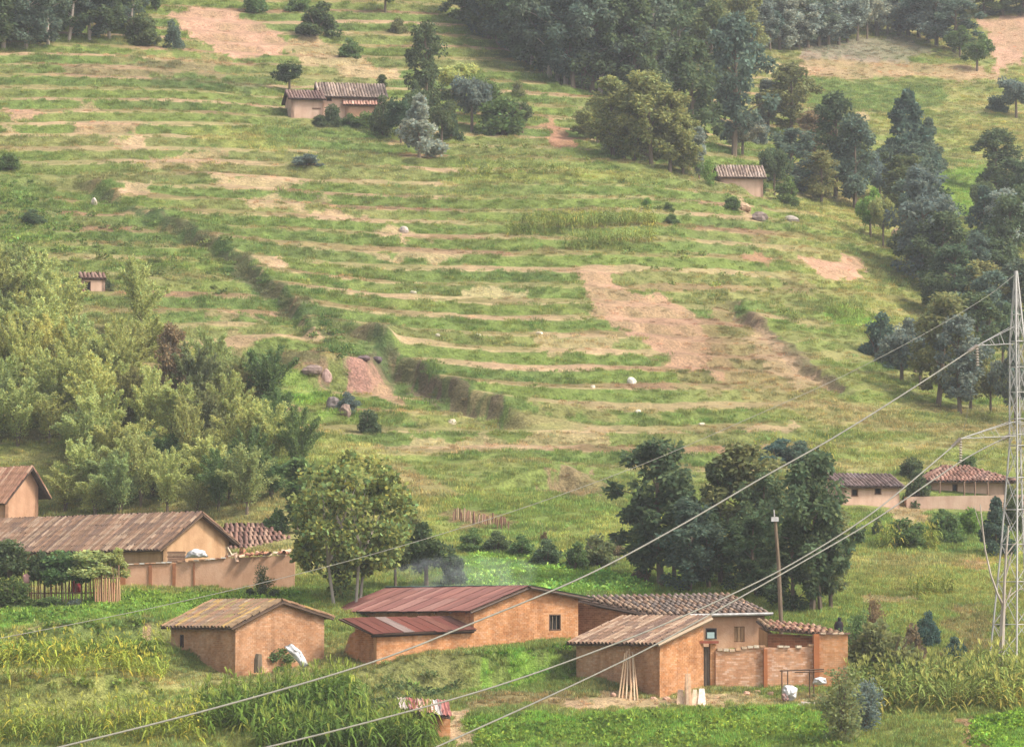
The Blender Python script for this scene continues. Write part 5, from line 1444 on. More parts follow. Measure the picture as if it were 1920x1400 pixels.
TC = dict(dark=(0.112, 0.15, 0.068), blue=(0.125, 0.17, 0.12), teal=(0.1, 0.155, 0.115), olive=(0.22, 0.235, 0.095), lit=(0.35, 0.375, 0.135), yellow=(0.47, 0.485, 0.165), silver=(0.3, 0.338, 0.277), green=(0.135, 0.2, 0.068), bright=(0.195, 0.307, 0.069), grey=(0.176, 0.209, 0.169), rust=(0.24, 0.176, 0.098), bloom=(0.5, 0.5, 0.16), shade=(0.08, 0.116, 0.05), feather=(0.4, 0.43, 0.15), leafy=(0.25, 0.285, 0.088), sunny=(0.27, 0.285, 0.105))
trng = random.Random(17)
def tree(u, v, h, w, kind, col, label, cat='tree', group=None, name=None, pale=False, var=None, at=None):
    p = ground(u, v) if at is None else np.asarray(at, float)
    s = pxm(p[1])
    hm = h / s; wm = (w * ((1.3 if group and 'olive' not in group else 1.25 if 'village' in label else 1.08) if kind == 'euc' else 1) / s) / (RW[kind] * hm)
    vr = VAR[kind]; tm, tp, cm = vr[trng.randrange(len(vr)) if var is None else var]
    t = thing(name or {'shrub': 'shrub', 'loose': 'shrub', 'feather': 'bamboo_clump', 'euc': 'eucalyptus_tree'}.get(kind, 'tree'), p, label, cat, group)
    t.rotation_euler = (0, 0, trng.random() * 6.28)
    t.scale = (hm * wm, hm * wm, hm)
    c = bpy.data.objects.new('crown', cm); link(c, t)
    k = .88 + .24 * trng.random(); q = trng.gauss(0, .05)
    b = TC[col]; c.color = (b[0] * k * (1 + q), b[1] * k, b[2] * k * (1 - q), 1)
    o = bpy.data.objects.new('stem' if kind in ('shrub', 'loose') else 'trunk', tp if pale else tm); link(o, t)
    return t

# dark wood at the upper corner
for u, v, h, w in ((8, 92, 150, 80), (48, 90, 140, 70), (90, 84, 130, 66), (128, 78, 140, 70), (168, 74, 120, 64), (206, 72, 128, 70), (240, 66, 100, 60), (24, 60, 150, 80), (70, 52, 140, 76), (112, 48, 140, 76), (150, 44, 140, 74), (190, 42, 130, 70), (228, 36, 110, 64), (-14, 96, 150, 80), (46, 20, 120, 80), (110, 16, 120, 80), (180, 10, 120, 80), (250, 30, 90, 50)):
    tree(u, v, h, w, 'euc', 'dark' if u % 3 else 'blue', 'dark eucalyptus in the dense little wood at the upper end of the terraces', group='dark wood above the terraces', pale=True)
S = lambda u, v, h, w, col, label, kind='shrub', **k: tree(u, v, h, w, kind, col, label, 'shrub' if kind in ('shrub', 'loose') else 'tree', **k)
S(262, 80, 70, 86, 'dark', 'wide dark shrub at the end of the dark wood'); S(328, 93, 58, 42, 'blue', 'small upright blue-green shrub by the corner of the bare soil field')
S(292, 20, 50, 30, 'green', 'thin green tree at the very top beside the dark wood', 'slim'); S(478, 24, 50, 54, 'green', 'green shrub on the upper rim of the bare soil field')
S(592, 66, 66, 92, 'shade', 'broad dark shrub above the tan eroded slope'); S(656, 108, 40, 52, 'green', 'low green shrub on the tan eroded slope above the farmhouse')
S(560, 22, 40, 60, 'green', 'green shrub behind the broad dark shrub'); S(722, 24, 70, 70, 'dark', 'dark tree cut by the upper edge, above the farmhouse', 'bush_tree'); S(745, 62, 40, 40, 'olive', 'olive shrub below the dark tree at the upper edge')
S(543, 172, 58, 66, 'shade', 'lone round dark tree left of the pink farmhouse', 'bush_tree', var=0)
# the clump round the hillside farmhouse
S(793, 236, 192, 78, 'dark', 'tall dark column-like tree rising above the farmhouse clump', 'euc', var=1); S(786, 296, 118, 92, 'silver', 'silvery pale cone-shaped tree in front of the farmhouse clump', 'cone')
S(752, 268, 90, 70, 'shade', 'dark bushy tree between farmhouse and silvery tree', 'bush_tree'); S(718, 252, 80, 60, 'dark', 'dark shrub at the farmhouse corner'); S(828, 272, 92, 66, 'dark', 'dark tree hugging the silvery tree on its downhill side', 'bush_tree')
S(772, 250, 100, 60, 'dark', 'dark green tree directly behind the silvery one', 'bush_tree'); S(852, 190, 78, 96, 'yellow', 'yellowish leafy tree behind the farmhouse clump', 'bush_tree')
S(885, 248, 118, 86, 'grey', 'grey-green tree in the middle of the farmhouse clump', 'bush_tree'); S(945, 254, 92, 120, 'green', 'broad round green tree at the open end of the farmhouse clump', 'shrub'); S(912, 230, 96, 84, 'green', 'green tree behind the broad round one', 'bush_tree')
S(980, 250, 66, 56, 'dark', 'small dark tree ending the farmhouse clump', 'bush_tree'); S(970, 178, 34, 30, 'olive', 'tiny olive shrub alone on the slope above the farmhouse clump'); S(845, 262, 70, 50, 'dark', 'low dark shrub under the grey-green tree')
S(622, 236, 52, 44, 'dark', 'dark shrub in front of the farmhouse wall'); S(682, 240, 40, 70, 'green', 'low green shrub before the pink lean-to'); S(716, 186, 46, 20, 'dark', 'thin dark cypress-like tree over the farmhouse roof', 'slim')
S(656, 240, 30, 44, 'green', 'rounded green shrub hiding the foot of the farmhouse wall'); S(600, 236, 26, 34, 'dark', 'small dark shrub between farmhouse and outbuilding'); S(575, 310, 26, 70, 'grey', 'low grey-green shrub on the terrace below the outbuilding')
# the great dark wood, upper middle
W1 = 'tall dark eucalyptus in the great wood along the ridge, pale thin trunk'
for u, v, h, w in ((862, 36, 90, 60), (900, 62, 130, 70), (935, 84, 150, 76), (968, 104, 165, 80), (1000, 126, 180, 84), (1030, 146, 190, 84), (1060, 160, 200, 88), (1092, 168, 205, 90), (1125, 178, 210, 90), (1160, 186, 215, 90), (920, 22, 90, 70), (965, 40, 110, 76), (1005, 58, 120, 80), (1045, 76, 140, 80), (1085, 92, 150, 84), (1130, 106, 160, 84), (1172, 118, 170, 86), (1215, 130, 180, 90), (1255, 150, 190, 90), (1190, 200, 220, 90), (1230, 210, 230, 90), (1010, 10, 90, 80), (1080, 20, 100, 80), (1150, 36, 110, 84), (1220, 50, 120, 84), (1280, 70, 120, 80), (885, 50, 110, 64), (918, 74, 140, 70), (952, 95, 155, 76), (984, 116, 170, 80), (1016, 137, 185, 84), (1046, 152, 195, 84), (1076, 164, 200, 86), (1108, 174, 205, 88), (1142, 182, 210, 90), (1300, 110, 150, 84), (1320, 60, 110, 80), (1270, 190, 220, 90)):
    tree(u, v, h, w, 'euc', trng.choice(['dark', 'blue', 'dark']), W1, group='great dark wood along the ridge', pale=trng.random() < .5)
for u, v, h, w, c, l in ((1292, 316, 240, 112, 'dark', 'huge dark eucalyptus behind the olive grove'), (1376, 292, 262, 116, 'blue', 'tallest blue-dark eucalyptus above the lone tan house'), (1334, 232, 226, 104, 'dark', 'dark eucalyptus between the two tallest ones'), (1352, 120, 140, 80, 'olive', 'olive-topped eucalyptus near the upper edge'), (1404, 150, 170, 80, 'olive', 'brownish eucalyptus at the open end of the great wood'), (1420, 268, 60, 60, 'grey', 'pale grey shrub under the tallest eucalyptus')):
    tree(u, v, h, w, 'euc' if h > 80 else 'shrub', c, l)
W2 = 'sunlit olive eucalyptus in the grove in front of the great dark wood'  # sunlight put into a lighter leaf colour
for u, v, h, w in ((1120, 268, 84, 60), (1150, 296, 150, 92), (1188, 304, 168, 96), (1222, 312, 176, 96), (1256, 322, 150, 84), (1170, 300, 120, 84), (1280, 330, 110, 70), (1105, 262, 60, 50)):
    tree(u, v, h, w, 'euc', 'sunny', W2, group='olive grove on the ridge edge')
S(1392, 292, 78, 84, 'silver', 'silvery shrub below the tallest eucalyptus', 'bush_tree'); S(1311, 336, 98, 26, 'silver', 'slim pale poplar-like tree beside the lone tan house', 'slim'); S(1330, 348, 50, 44, 'bright', 'bright green broad-leaved plant at the wall of the lone tan house', 'loose')
S(1422, 362, 34, 40, 'green', 'green shrub half hiding the wall of the lone tan house'); S(1385, 262, 40, 60, 'green', 'green shrub behind the lone tan house')
# trees on the far slope
for u, v, h, w, k, c, l in (
 (1482, 258, 138, 88, 'euc', 'olive', 'bushy dark olive eucalyptus standing over the brown field edge'), (1440, 240, 90, 60, 'euc', 'grey', 'pale grey eucalyptus beside the bushy olive one'),
 (1492, 362, 120, 96, 'euc', 'blue', 'dark blue-green eucalyptus behind the boulders'), (1452, 366, 100, 66, 'bush_tree', 'dark', 'dark tree hiding the corner of the lone tan house'), (1478, 386, 60, 66, 'shrub', 'green', 'green shrub with long leaves near the two boulders'),
 (1525, 330, 120, 80, 'euc', 'rust', 'brownish half-bare eucalyptus among darker ones'), (1566, 372, 196, 92, 'euc', 'dark', 'tall dark eucalyptus over the path of trees'), (1602, 394, 176, 86, 'euc', 'blue', 'tall blue-green eucalyptus next to the light green tree'),
 (1540, 384, 100, 70, 'euc', 'olive', 'small olive eucalyptus in front of the tall dark one'), (1632, 446, 92, 66, 'bush_tree', 'bright', 'light green round tree with bare dark trunk'), (1656, 462, 104, 56, 'bush_tree', 'lit', 'light olive tree with bare trunk beside the round one'),
 (1702, 336, 168, 108, 'cone', 'teal', 'dark teal cone-shaped tree alone on the far terraces'), (1742, 334, 112, 70, 'cone', 'blue', 'smaller teal tree joined to the cone-shaped one'), (1660, 330, 70, 50, 'bush_tree', 'blue', 'low blue-green tree at the foot of the cone-shaped tree'),
 (1728, 532, 216, 112, 'euc', 'grey', 'broad greyish eucalyptus, dusky crown below the cone-shaped tree'), (1776, 566, 168, 100, 'euc', 'dark', 'dark eucalyptus downhill of the dusky one'), (1700, 470, 130, 80, 'euc', 'blue', 'blue-shaded eucalyptus beside the bare trunks'),
 (1872, 366, 122, 88, 'euc', 'dark', 'dark pointed eucalyptus on the far terraces by the frame edge'), (1846, 470, 120, 84, 'cone', 'teal', 'blue-green tree under the dark pointed one'), (1880, 480, 124, 74, 'euc', 'silver', 'pale grey-green eucalyptus over the bright green plot'),
 (1892, 560, 190, 84, 'euc', 'dark', 'dark eucalyptus directly behind the pylon tip'), (1925, 470, 170, 80, 'euc', 'dark', 'dark eucalyptus cut by the frame edge above the pylon'), (1912, 640, 150, 90, 'euc', 'blue', 'blue-dark eucalyptus behind the upper pylon arm'),
 (1758, 762, 210, 112, 'euc', 'olive', 'big olive eucalyptus at the end of the grassy slope'), (1800, 776, 180, 96, 'euc', 'grey', 'dusky eucalyptus between olive one and pylon'), (1830, 712, 160, 96, 'euc', 'dark', 'dark eucalyptus above the upper pylon arm tip'), (1725, 730, 120, 86, 'bush_tree', 'grey', 'grey leafy tree on the edge of the grassy slope'),
 (1690, 716, 118, 104, 'bush_tree', 'grey', 'pale grey-blue bushy tree on the edge of the grassy slope'), (1645, 668, 84, 84, 'shrub', 'teal', 'dark teal shrub leading the row on the grassy slope'), (1680, 690, 60, 70, 'shrub', 'blue', 'dark blue-green shrub under the pale grey-blue tree'), (1860, 660, 150, 90, 'euc', 'blue', 'slender blue-green eucalyptus left of the pylon body'),
 (1905, 800, 150, 90, 'bush_tree', 'grey', 'greyish tree seen through the pylon lattice'), (1858, 776, 110, 70, 'bush_tree', 'olive', 'olive tree left of the pylon body over the hipped house'), (1780, 690, 140, 80, 'euc', 'olive', 'olive eucalyptus behind the thick cable'),
 (1830, 560, 120, 70, 'euc', 'blue', 'bluish eucalyptus beside the tan gap'), (1906, 222, 84, 74, 'bush_tree', 'grey', 'blue-grey tree on the far slope at the frame edge'), (1870, 210, 40, 50, 'shrub', 'blue', 'small blue-grey shrub at the far field edge'), (1832, 134, 70, 66, 'bush_tree', 'green', 'green round tree where bare pink soil begins'), (1800, 110, 60, 60, 'bush_tree', 'green', 'green tree in front of the blue-grey row')):
    tree(u, v, h, w, k, c, l, 'shrub' if k == 'shrub' else 'tree')
W6 = 'grey-green eucalyptus filling the tree belt down the far slope'
for u, v, h, w, k, c in ((1600, 350, 120, 70, 'euc', 'dark'), (1575, 300, 110, 64, 'euc', 'olive'), (1650, 385, 100, 66, 'bush_tree', 'grey'), (1690, 420, 130, 74, 'euc', 'dark'), (1715, 400, 130, 74, 'euc', 'blue'), (1752, 505, 150, 84, 'euc', 'dark'), (1700, 505, 90, 80, 'bush_tree', 'dark'), (1800, 610, 150, 84, 'euc', 'dark'), (1760, 600, 90, 80, 'bush_tree', 'dark'), (1840, 620, 130, 80, 'euc', 'olive'), (1880, 690, 120, 80, 'bush_tree', 'dark'), (1745, 690, 100, 80, 'bush_tree', 'olive'), (1780, 730, 90, 80, 'bush_tree', 'dark'), (1820, 770, 90, 84, 'bush_tree', 'olive'), (1716, 700, 100, 80, 'bush_tree', 'silver'), (1860, 560, 110, 70, 'euc', 'dark'), (1840, 420, 90, 60, 'bush_tree', 'dark'), (1905, 420, 120, 70, 'euc', 'dark')):
    tree(u, v, h, w, k, c, W6, group='tree belt down the far slope', name='eucalyptus_tree')
W3 = 'hazy blue-grey eucalyptus in the row along the uppermost field edge'  # distance haze painted into the paler leaf colours
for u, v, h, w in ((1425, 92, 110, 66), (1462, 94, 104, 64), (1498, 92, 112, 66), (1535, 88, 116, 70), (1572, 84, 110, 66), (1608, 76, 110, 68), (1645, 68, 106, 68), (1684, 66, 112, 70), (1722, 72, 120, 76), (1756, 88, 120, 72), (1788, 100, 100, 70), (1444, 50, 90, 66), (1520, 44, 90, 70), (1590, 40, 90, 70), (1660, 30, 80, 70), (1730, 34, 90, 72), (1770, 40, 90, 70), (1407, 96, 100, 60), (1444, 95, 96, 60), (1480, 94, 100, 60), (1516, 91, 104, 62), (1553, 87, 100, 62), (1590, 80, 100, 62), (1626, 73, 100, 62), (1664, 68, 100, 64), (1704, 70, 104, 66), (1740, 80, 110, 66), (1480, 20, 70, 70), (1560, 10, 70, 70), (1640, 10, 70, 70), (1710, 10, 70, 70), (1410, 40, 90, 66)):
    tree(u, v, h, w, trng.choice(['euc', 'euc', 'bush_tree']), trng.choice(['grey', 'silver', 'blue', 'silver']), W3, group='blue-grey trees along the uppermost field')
for u in (1846, 1880, 1914): tree(u, 30, 70, 60, 'euc', 'dark', 'dark eucalyptus at the upper edge over bare pink soil', group='dark trees over the bare soil')
# the big eucalyptus behind the village
for u, v, h, w, c, l in ((1240, 1100, 272, 128, 'dark', 'big dark eucalyptus with pointed crown, left of the village pole'), (1205, 1085, 150, 76, 'dark', 'lower dark eucalyptus leaning against the pointed one'), (1292, 1112, 172, 108, 'teal', 'bluish leafy tree under the pointed eucalyptus'), (1392, 1098, 262, 136, 'olive', 'widest olive eucalyptus in the middle of the village row'), (1350, 1098, 230, 96, 'dark', 'dark eucalyptus with gaps between pointed and widest ones'), (1440, 1110, 220, 100, 'dark', 'dark eucalyptus just behind the white-topped pole'), (1522, 1150, 296, 138, 'dark', 'tallest dark eucalyptus, right of the white-topped pole'), (1558, 1142, 200, 84, 'olive', 'olive eucalyptus closing the village row'), (1265, 1090, 200, 90, 'dark', 'dark eucalyptus filling the gap beside the pointed village tree'), (1330, 1108, 150, 80, 'shade', 'low dark eucalyptus under the village row'), (1420, 1120, 150, 90, 'shade', 'shaded low eucalyptus behind the village pole'), (1540, 1150, 260, 90, 'dark', 'dark eucalyptus doubling the tallest village tree'), (1490, 1150, 170, 90, 'shade', 'very dark low eucalyptus at the foot of the tallest one')):
    tree(u, v, h, w, 'euc', c, l)
# the grove on the left
gr = random.Random(4)
W4 = 'feathery yellow-green bamboo clump in the thick grove on the slope'; W5 = 'shaded darker green bamboo clump in the thick grove'
pts = []
for row, (v0, ulo, uhi) in enumerate([(566, -20, 110), (602, -20, 210), (640, -20, 280), (680, -20, 300), (718, -20, 370), (758, -20, 450), (800, -20, 530), (842, -20, 560), (884, -20, 565), (926, -20, 550), (962, -20, 500)]):
    u = ulo + gr.uniform(0, 40)
    while u < uhi:
        pts.append((u, v0 + gr.uniform(-12, 14))); u += gr.uniform(38, 58)
for u, v in sorted(pts, key=lambda q: q[1]):
    if 285 < u < 340 and 700 < v < 800: continue
    if 90 < u < 260 and v < 650 or 110 < u < 240 and v < 700: continue
    if u < 120 and v > 870: continue
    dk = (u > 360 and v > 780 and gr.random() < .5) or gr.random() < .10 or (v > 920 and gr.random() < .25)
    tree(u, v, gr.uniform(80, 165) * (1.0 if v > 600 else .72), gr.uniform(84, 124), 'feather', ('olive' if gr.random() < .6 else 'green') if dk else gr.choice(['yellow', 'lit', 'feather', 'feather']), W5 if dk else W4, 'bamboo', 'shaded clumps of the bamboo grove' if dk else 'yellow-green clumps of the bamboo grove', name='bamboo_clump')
tree(317, 792, 180, 62, 'euc', 'rust', 'thin brownish tree with tall bare pale trunk, standing in the bamboo grove', pale=True, var=2)
# round the village
tree(655, 1136, 284, 256, 'broad', 'leafy', 'large flowering tree with yellow-tipped leaves beside the hipped house', pale=True, var=0)
S(556, 1000, 140, 52, 'green', 'slim green tree at the shoulder of the flowering tree', 'slim'); S(800, 1104, 122, 118, 'shade', 'dark bushy tree behind the red metal roof', 'bush_tree'); S(742, 1112, 128, 86, 'dark', 'dark shrubby tree under the flowering tree', 'bush_tree'); S(850, 1100, 80, 60, 'dark', 'low dark shrub behind the red metal roof'); S(772, 1010, 60, 60, 'olive', 'olive shrub above the dark bushy tree'); S(515, 1000, 60, 56, 'green', 'green shrub behind the hipped tile roof')
for u, v, h, w, c, l in ((885, 1034, 46, 64, 'green', 'first shrub of the hedge behind the red roof, next to the pale grass'), (932, 1036, 44, 66, 'dark', 'dark low shrub in the hedge behind the red roof'), (978, 1044, 46, 62, 'green', 'rounded green shrub mid-hedge behind the red roof'), (1026, 1060, 54, 70, 'dark', 'dark shrub near the pink flowers of the hedge'), (1075, 1072, 58, 64, 'green', 'bright-topped shrub closing the hedge behind the red roof'), (1122, 1066, 84, 92, 'olive', 'olive spreading shrub on the slope behind the green roof edge'), (1152, 1052, 52, 40, 'rust', 'dry brownish shrub on the slope by the village eucalyptus'), (1200, 1094, 44, 40, 'rust', 'small dry shrub at the foot of the pointed eucalyptus'), (1018, 1020, 24, 22, 'rust', 'pinkish flowering twig in the hedge')):
    S(u, v, h, w, c, l)
S(520, 1256, 56, 76, 'green', 'small green bush against the gable of the mossy brick house', var=1); S(492, 1126, 60, 46, 'dark', 'dark sapling standing in the grass before the compound wall', 'loose'); S(470, 1124, 28, 26, 'shade', 'tiny dark bush beside the dark sapling'); S(514, 1124, 26, 30, 'dark', 'little dark bush on the other side of the sapling')
S(1664, 1282, 150, 156, 'olive', 'big tangled bush with brown tops beyond the yard wall'); S(1612, 1268, 120, 76, 'green', 'leafy bush touching the end of the yard wall', 'loose'); S(1712, 1272, 110, 76, 'rust', 'brown seeding bush behind the maize'); S(1740, 1214, 74, 54, 'teal', 'blue-green bush behind the tangled one'); S(1790, 1236, 46, 52, 'teal', 'low blue-green bush between maize and bare field')
S(1580, 1392, 128, 116, 'olive', 'tall weedy shrub in front of the sacks', 'loose', var=0); S(1622, 1372, 96, 90, 'grey', 'grey-green weedy shrub at the maize edge', 'loose'); S(1640, 1240, 120, 50, 'rust', 'thin brown weeds rising behind the tangled bush', 'loose')
S(1868, 1046, 112, 70, 'teal', 'blue-green conical tree in front of the hipped house', 'cone'); S(1700, 1030, 76, 104, 'green', 'wide green bush on the bank below the pink mud house'); S(1766, 1020, 82, 92, 'green', 'green bush on the bank below the retaining wall'); S(1646, 1006, 36, 34, 'dark', 'small dark bush below the pink mud house'); S(1722, 948, 74, 64, 'dark', 'dark shrub between the pink mud house and the hipped house'); S(1708, 898, 52, 64, 'dark', 'dark shrub behind the pink mud house'); S(1905, 1000, 90, 60, 'dark', 'dark shrub behind the pylon legs'); S(1818, 1006, 70, 70, 'bright', 'bright green shrub on the bank by the conical tree')
S(1815, 885, 40, 50, 'green', 'green shrub behind the hipped roof')
for u, v, h, w, c, l in ((112, 1080, 64, 84, 'green', 'leafy creeper heaped on the middle of the stick fence'), (168, 1072, 56, 90, 'lit', 'yellowish creeper spilling over the stick fence'), (212, 1068, 46, 44, 'lit', 'creeper tuft at the end of the stick fence'), (18, 1066, 72, 84, 'dark', 'dark broad bush in front of the tiled house, at the frame edge'), (20, 1138, 74, 76, 'green', 'leafy green bush at the foot of the stick fence'), (72, 1072, 56, 40, 'dark', 'dark bush between broad bush and creeper'), (96, 1140, 34, 60, 'green', 'low leafy plant under the stick fence'), (150, 1150, 40, 60, 'grey', 'pale grey-leaved plant below the stick fence')):
    S(u, v + 8, h * 1.1, w * 1.3, c, l, at=P(u, v + 8, 229.6 if v < 1100 else 228.4))
S(690, 812, 56, 56, 'dark', 'green shrub in the gully below the pink landslide'); S(652, 772, 40, 50, 'grey', 'grey bush in the gully by the dark rocks'); S(1215, 388, 22, 24, 'bright', 'tiny bright bush on the sunlit slope near the ridge edge'); S(1258, 420, 26, 34, 'green', 'small green bush on the sunlit slope'); S(1375, 392, 30, 44, 'green', 'green tuft bush below the lone tan house'); S(20, 318, 40, 60, 'green', 'green bush at the frame edge on the terraces'); S(205, 545, 26, 30, 'dark', 'small dark bush beside the field hut'); S(1255, 396, 18, 24, 'green', 'little bush above the small green one'); S(60, 420, 30, 60, 'dark', 'dark low bush in the overgrown slope')
S(1500, 872, 50, 80, 'teal', 'blue-green reeds bush behind the tallest eucalyptus'); S(1455, 870, 50, 90, 'teal', 'wide bluish shrub on the slope behind the village row'); S(1880, 1180, 30, 24, 'dark', 'small dark bush near the pylon foot')

# bare pale tree by the pylon
p = ground(1882, 1252)
t = thing('bare_tree', p, 'leafless pale tree with curved branches standing beside the pylon foot', 'tree')
Dp = 219.5
def br(lst, r0, r1, nm):
    m = MB(); pts = [P(u, v, Dp + dd) for u, v, dd in lst]
    m.tube(pts, list(np.linspace(r0, r1, len(pts))), 6); m.build(nm, 'bark_pale', t)
br([(1876, 1270, 0), (1878, 1210, 0), (1880, 1160, 0), (1882, 1130, 0)], .20, .13, 'trunk')
br([(1881, 1135, 0), (1870, 1112, -.1), (1857, 1075, -.2), (1847, 1030, -.3), (1842, 985, -.3), (1838, 945, -.2)], .085, .03, 'branch')
br([(1847, 1030, -.3), (1843, 1000, -.3), (1832, 968, -.2), (1826, 948, 0)], .045, .015, 'branch')
br([(1882, 1130, 0), (1884, 1080, .1), (1887, 1030, .2), (1891, 985, .3)], .10, .05, 'branch')
br([(1884, 1085, .1), (1891, 1060, .1), (1897, 1035, .2)], .07, .035, 'branch')
br([(1882, 1135, 0), (1890, 1120, .1), (1896, 1100, .2)], .07, .04, 'branch')
br([(1890, 1120, .1), (1904, 1108, .3), (1925, 1100, .5)], .04, .02, 'branch')
br([(1887, 1040, .2), (1900, 1022, .3), (1925, 1000, .5)], .04, .02, 'branch')

# ================================================================== ROCKS
def rock(u, v, w, h, label, col=(0.22, 0.17, 0.15), seed=1, cat='boulder', group=None):
    g = np.random.default_rng(seed)
    p = ground(u, v); s = pxm(p[1]); a, b = w / s / 2, h / s
    m = MB(); n, k = 10, 6; vs = []
    off = g.random(3) * 20
    for j in range(k + 1):
        th = math.pi * j / k
        for i in range(n):
            f = 6.283 * i / n
            d = np.array([math.cos(f) * math.sin(th), math.sin(f) * math.sin(th), math.cos(th)])
            r = .75 + .5 * float(vnoise(np.array([d[0] * 1.6 + off[0]]), np.array([d[1] * 1.6 + d[2] * 1.3 + off[1]]), seed)[0])
            vs.append(p + d * np.array([a, a * .8, b * .62]) * r + [0, 0, b * .28])
    m.add(vs, [(j * n + i, j * n + (i + 1) % n, (j + 1) * n + (i + 1) % n, (j + 1) * n + i) for j in range(k) for i in range(n)])
    o = m.build('boulder', 'stone', None, False, col)
    o.data.transform(Matrix.Translation(Vector(-p))); o.location = p
    return obj_props(o, label, cat, group)
rock(1424, 414, 30, 20, 'dark brown rounded boulder on the slope below the lone tan house', seed=1); rock(1484, 416, 34, 14, 'flat grey boulder a step away from the rounded one', (0.30, 0.26, 0.23), 2)
rock(1395, 394, 26, 14, 'pale earth-coloured rock above the dark rounded boulder', (0.44, 0.30, 0.20), 3); rock(1184, 719, 17, 13, 'bright white boulder on the terrace', (0.75, 0.72, 0.62), 4); rock(848, 795, 15, 11, 'small pale cream rock at the terrace end', (0.66, 0.56, 0.42), 5)
rock(612, 716, 20, 26, 'pale pink rock outcrop beside the gully', (0.42, 0.28, 0.25), 6); rock(625, 768, 30, 26, 'dark grey rock outcrop low in the gully', (0.17, 0.14, 0.13), 7); rock(648, 778, 26, 22, 'brownish rock joined to the dark outcrop', (0.24, 0.17, 0.14), 8); rock(682, 674, 26, 10, 'dark rock lip crowning the pink landslide', (0.12, 0.085, 0.085), 9); rock(706, 678, 22, 12, 'smaller dark rock at the shaded edge of the pink landslide', (0.10, 0.075, 0.08), 14)
rock(585, 700, 40, 18, 'low brown rubble ledge left of the pale pink outcrop', (0.22, 0.16, 0.14), 10); rock(176, 384, 12, 16, 'small pale standing stone on the grassy bank', (0.5, 0.42, 0.36), 11); rock(757, 436, 18, 14, 'small grey boulder on the terrace edge', (0.42, 0.36, 0.32), 12); rock(1680, 452, 18, 26, 'tan earth mound beside the bare tree trunks', (0.46, 0.32, 0.22), 13)
for i, (u, v) in enumerate([(1112, 727), (1196, 773), (1316, 797), (1012, 627), (820, 630), (895, 630), (775, 550)]):
    rock(u, v, 9 + i % 4 * 2, 6, 'little pale stone lying on a worn terrace step', (0.62, 0.55, 0.44), 20 + i, 'stone', 'pale stones on the terraces')
for i, (u, v) in enumerate([(1250, 1312), (1225, 1312), (1150, 1305), (1420, 1300), (1445, 1303), (1400, 1302)]):
    rock(u, v, 13, 8, 'earth-coloured stone at the foot of the yard walls', (0.46, 0.28, 0.2), 60 + i, 'stone', 'stones at the foot of the yard walls')

# stakes behind the red roof
t = thing('stake_fence', ground(890, 985), 'short row of reddish stakes on the slope behind the flowering tree', 'fence')
rr = random.Random(2)
for i in range(26):
    u = 850 + i * 4.1; v = 974 + i * .75 + rr.uniform(-3, 3); p = ground(u, v)
    strut('stake', p - [0, 0, .2], p + [rr.gauss(0, .06), 0, .62 + .3 * rr.random()], .05, 'wood', t, rr.choice([(0.20, 0.10, 0.075), (0.30, 0.17, 0.12), (0.16, 0.085, 0.065), (0.40, 0.27, 0.19)]))

# ================================================================== GROUND COVER (stuff)
GT = [grass_template(i, 46, .42, .42) for i in range(3)]
GW = [grass_template(10 + i, 90, .85, .40) for i in range(3)]
def cover(n, d0, d1, sc, seed_pow=1.0):
    x, y = rand_ground(n, d0, d1)
    c, vg = land(x, y)
    keep = (rng.random(n) < vg ** 1.6) & allowed(x, y)
    x, y, c, vg = x[keep], y[keep], c[keep], vg[keep]
    z = H(x, y)
    s = sc * (0.45 + 0.75 * vg) * (0.7 + 0.6 * rng.random(len(x))) * (0.75 + 0.6 * fbm(x * .2, y * .2, 201))
    b = (0.72 + 0.6 * rng.random(len(x)))[:, None] * 1.6
    return np.stack([x, y, z], 1), s, c * b * np.stack([1 + .10 * rng.normal(size=len(x)), np.ones(len(x)), np.ones(len(x))], 1)
a, b, c = cover(70000, 197, 252, .5)
scatter('grass', GT, a, rng.random(len(a)) * 6.28, b, c, 'uneven grass on the banks round the village')
a, b, c = cover(163000, 250, 600, .55)
scatter('hillside_grass', GW, a, rng.random(len(a)) * 6.28, b, c, 'rough grass and crops all over the terraced hillside')

def field(poly_px, spacing, jitter, seed):
    g = np.random.default_rng(seed)
    poly = gxy(poly_px); x0, y0 = poly.min(0); x1, y1 = poly.max(0)
    X, Y = np.meshgrid(np.arange(x0, x1, spacing), np.arange(y0, y1, spacing))
    x = X.ravel() + g.normal(0, jitter, X.size); y = Y.ravel() + g.normal(0, jitter, X.size)
    m = inside(x, y, poly) & allowed(x, y)
    x, y = x[m], y[m]
    return np.stack([x, y, H(x, y)], 1)
def tinted(n, c, var=.22, pts=None):
    k = (1 - var + 2 * var * rng.random(n))[:, None]
    if pts is not None:
        f = fbm(pts[:, 0] * .22, pts[:, 1] * .22, 401)
        k = k * np.stack([.62 + .95 * f, .72 + .6 * f, .8 + .3 * f], 1)
    return np.array(c)[None] * k
MZ = [maize_template(i, .12) for i in range(4)]; MD = [maize_template(10 + i, .25) for i in range(4)]
F1 = [field([(-20, 1318), (312, 1284), (318, 1262), (-20, 1290)], .55, .14, 1), field([(-20, 1262), (308, 1244), (308, 1228), (-20, 1240)], .5, .12, 41), field([(-20, 1405), (390, 1405), (385, 1350), (-20, 1362)], .6, .2, 2)]
a = np.concatenate(F1); n = len(a)
scatter('young_maize', MZ, a, rng.random(n) * 6.28, .6 + .4 * rng.random(n), tinted(n, (0.235, 0.300, 0.062), .22, a), 'young yellow-green maize on the field steps beside the mossy brick house')
F2 = [field([(345, 1348), (660, 1300), (690, 1352), (400, 1398)], .55, .14, 3), field([(470, 1420), (490, 1392), (800, 1372), (815, 1420)], .5, .14, 4)]
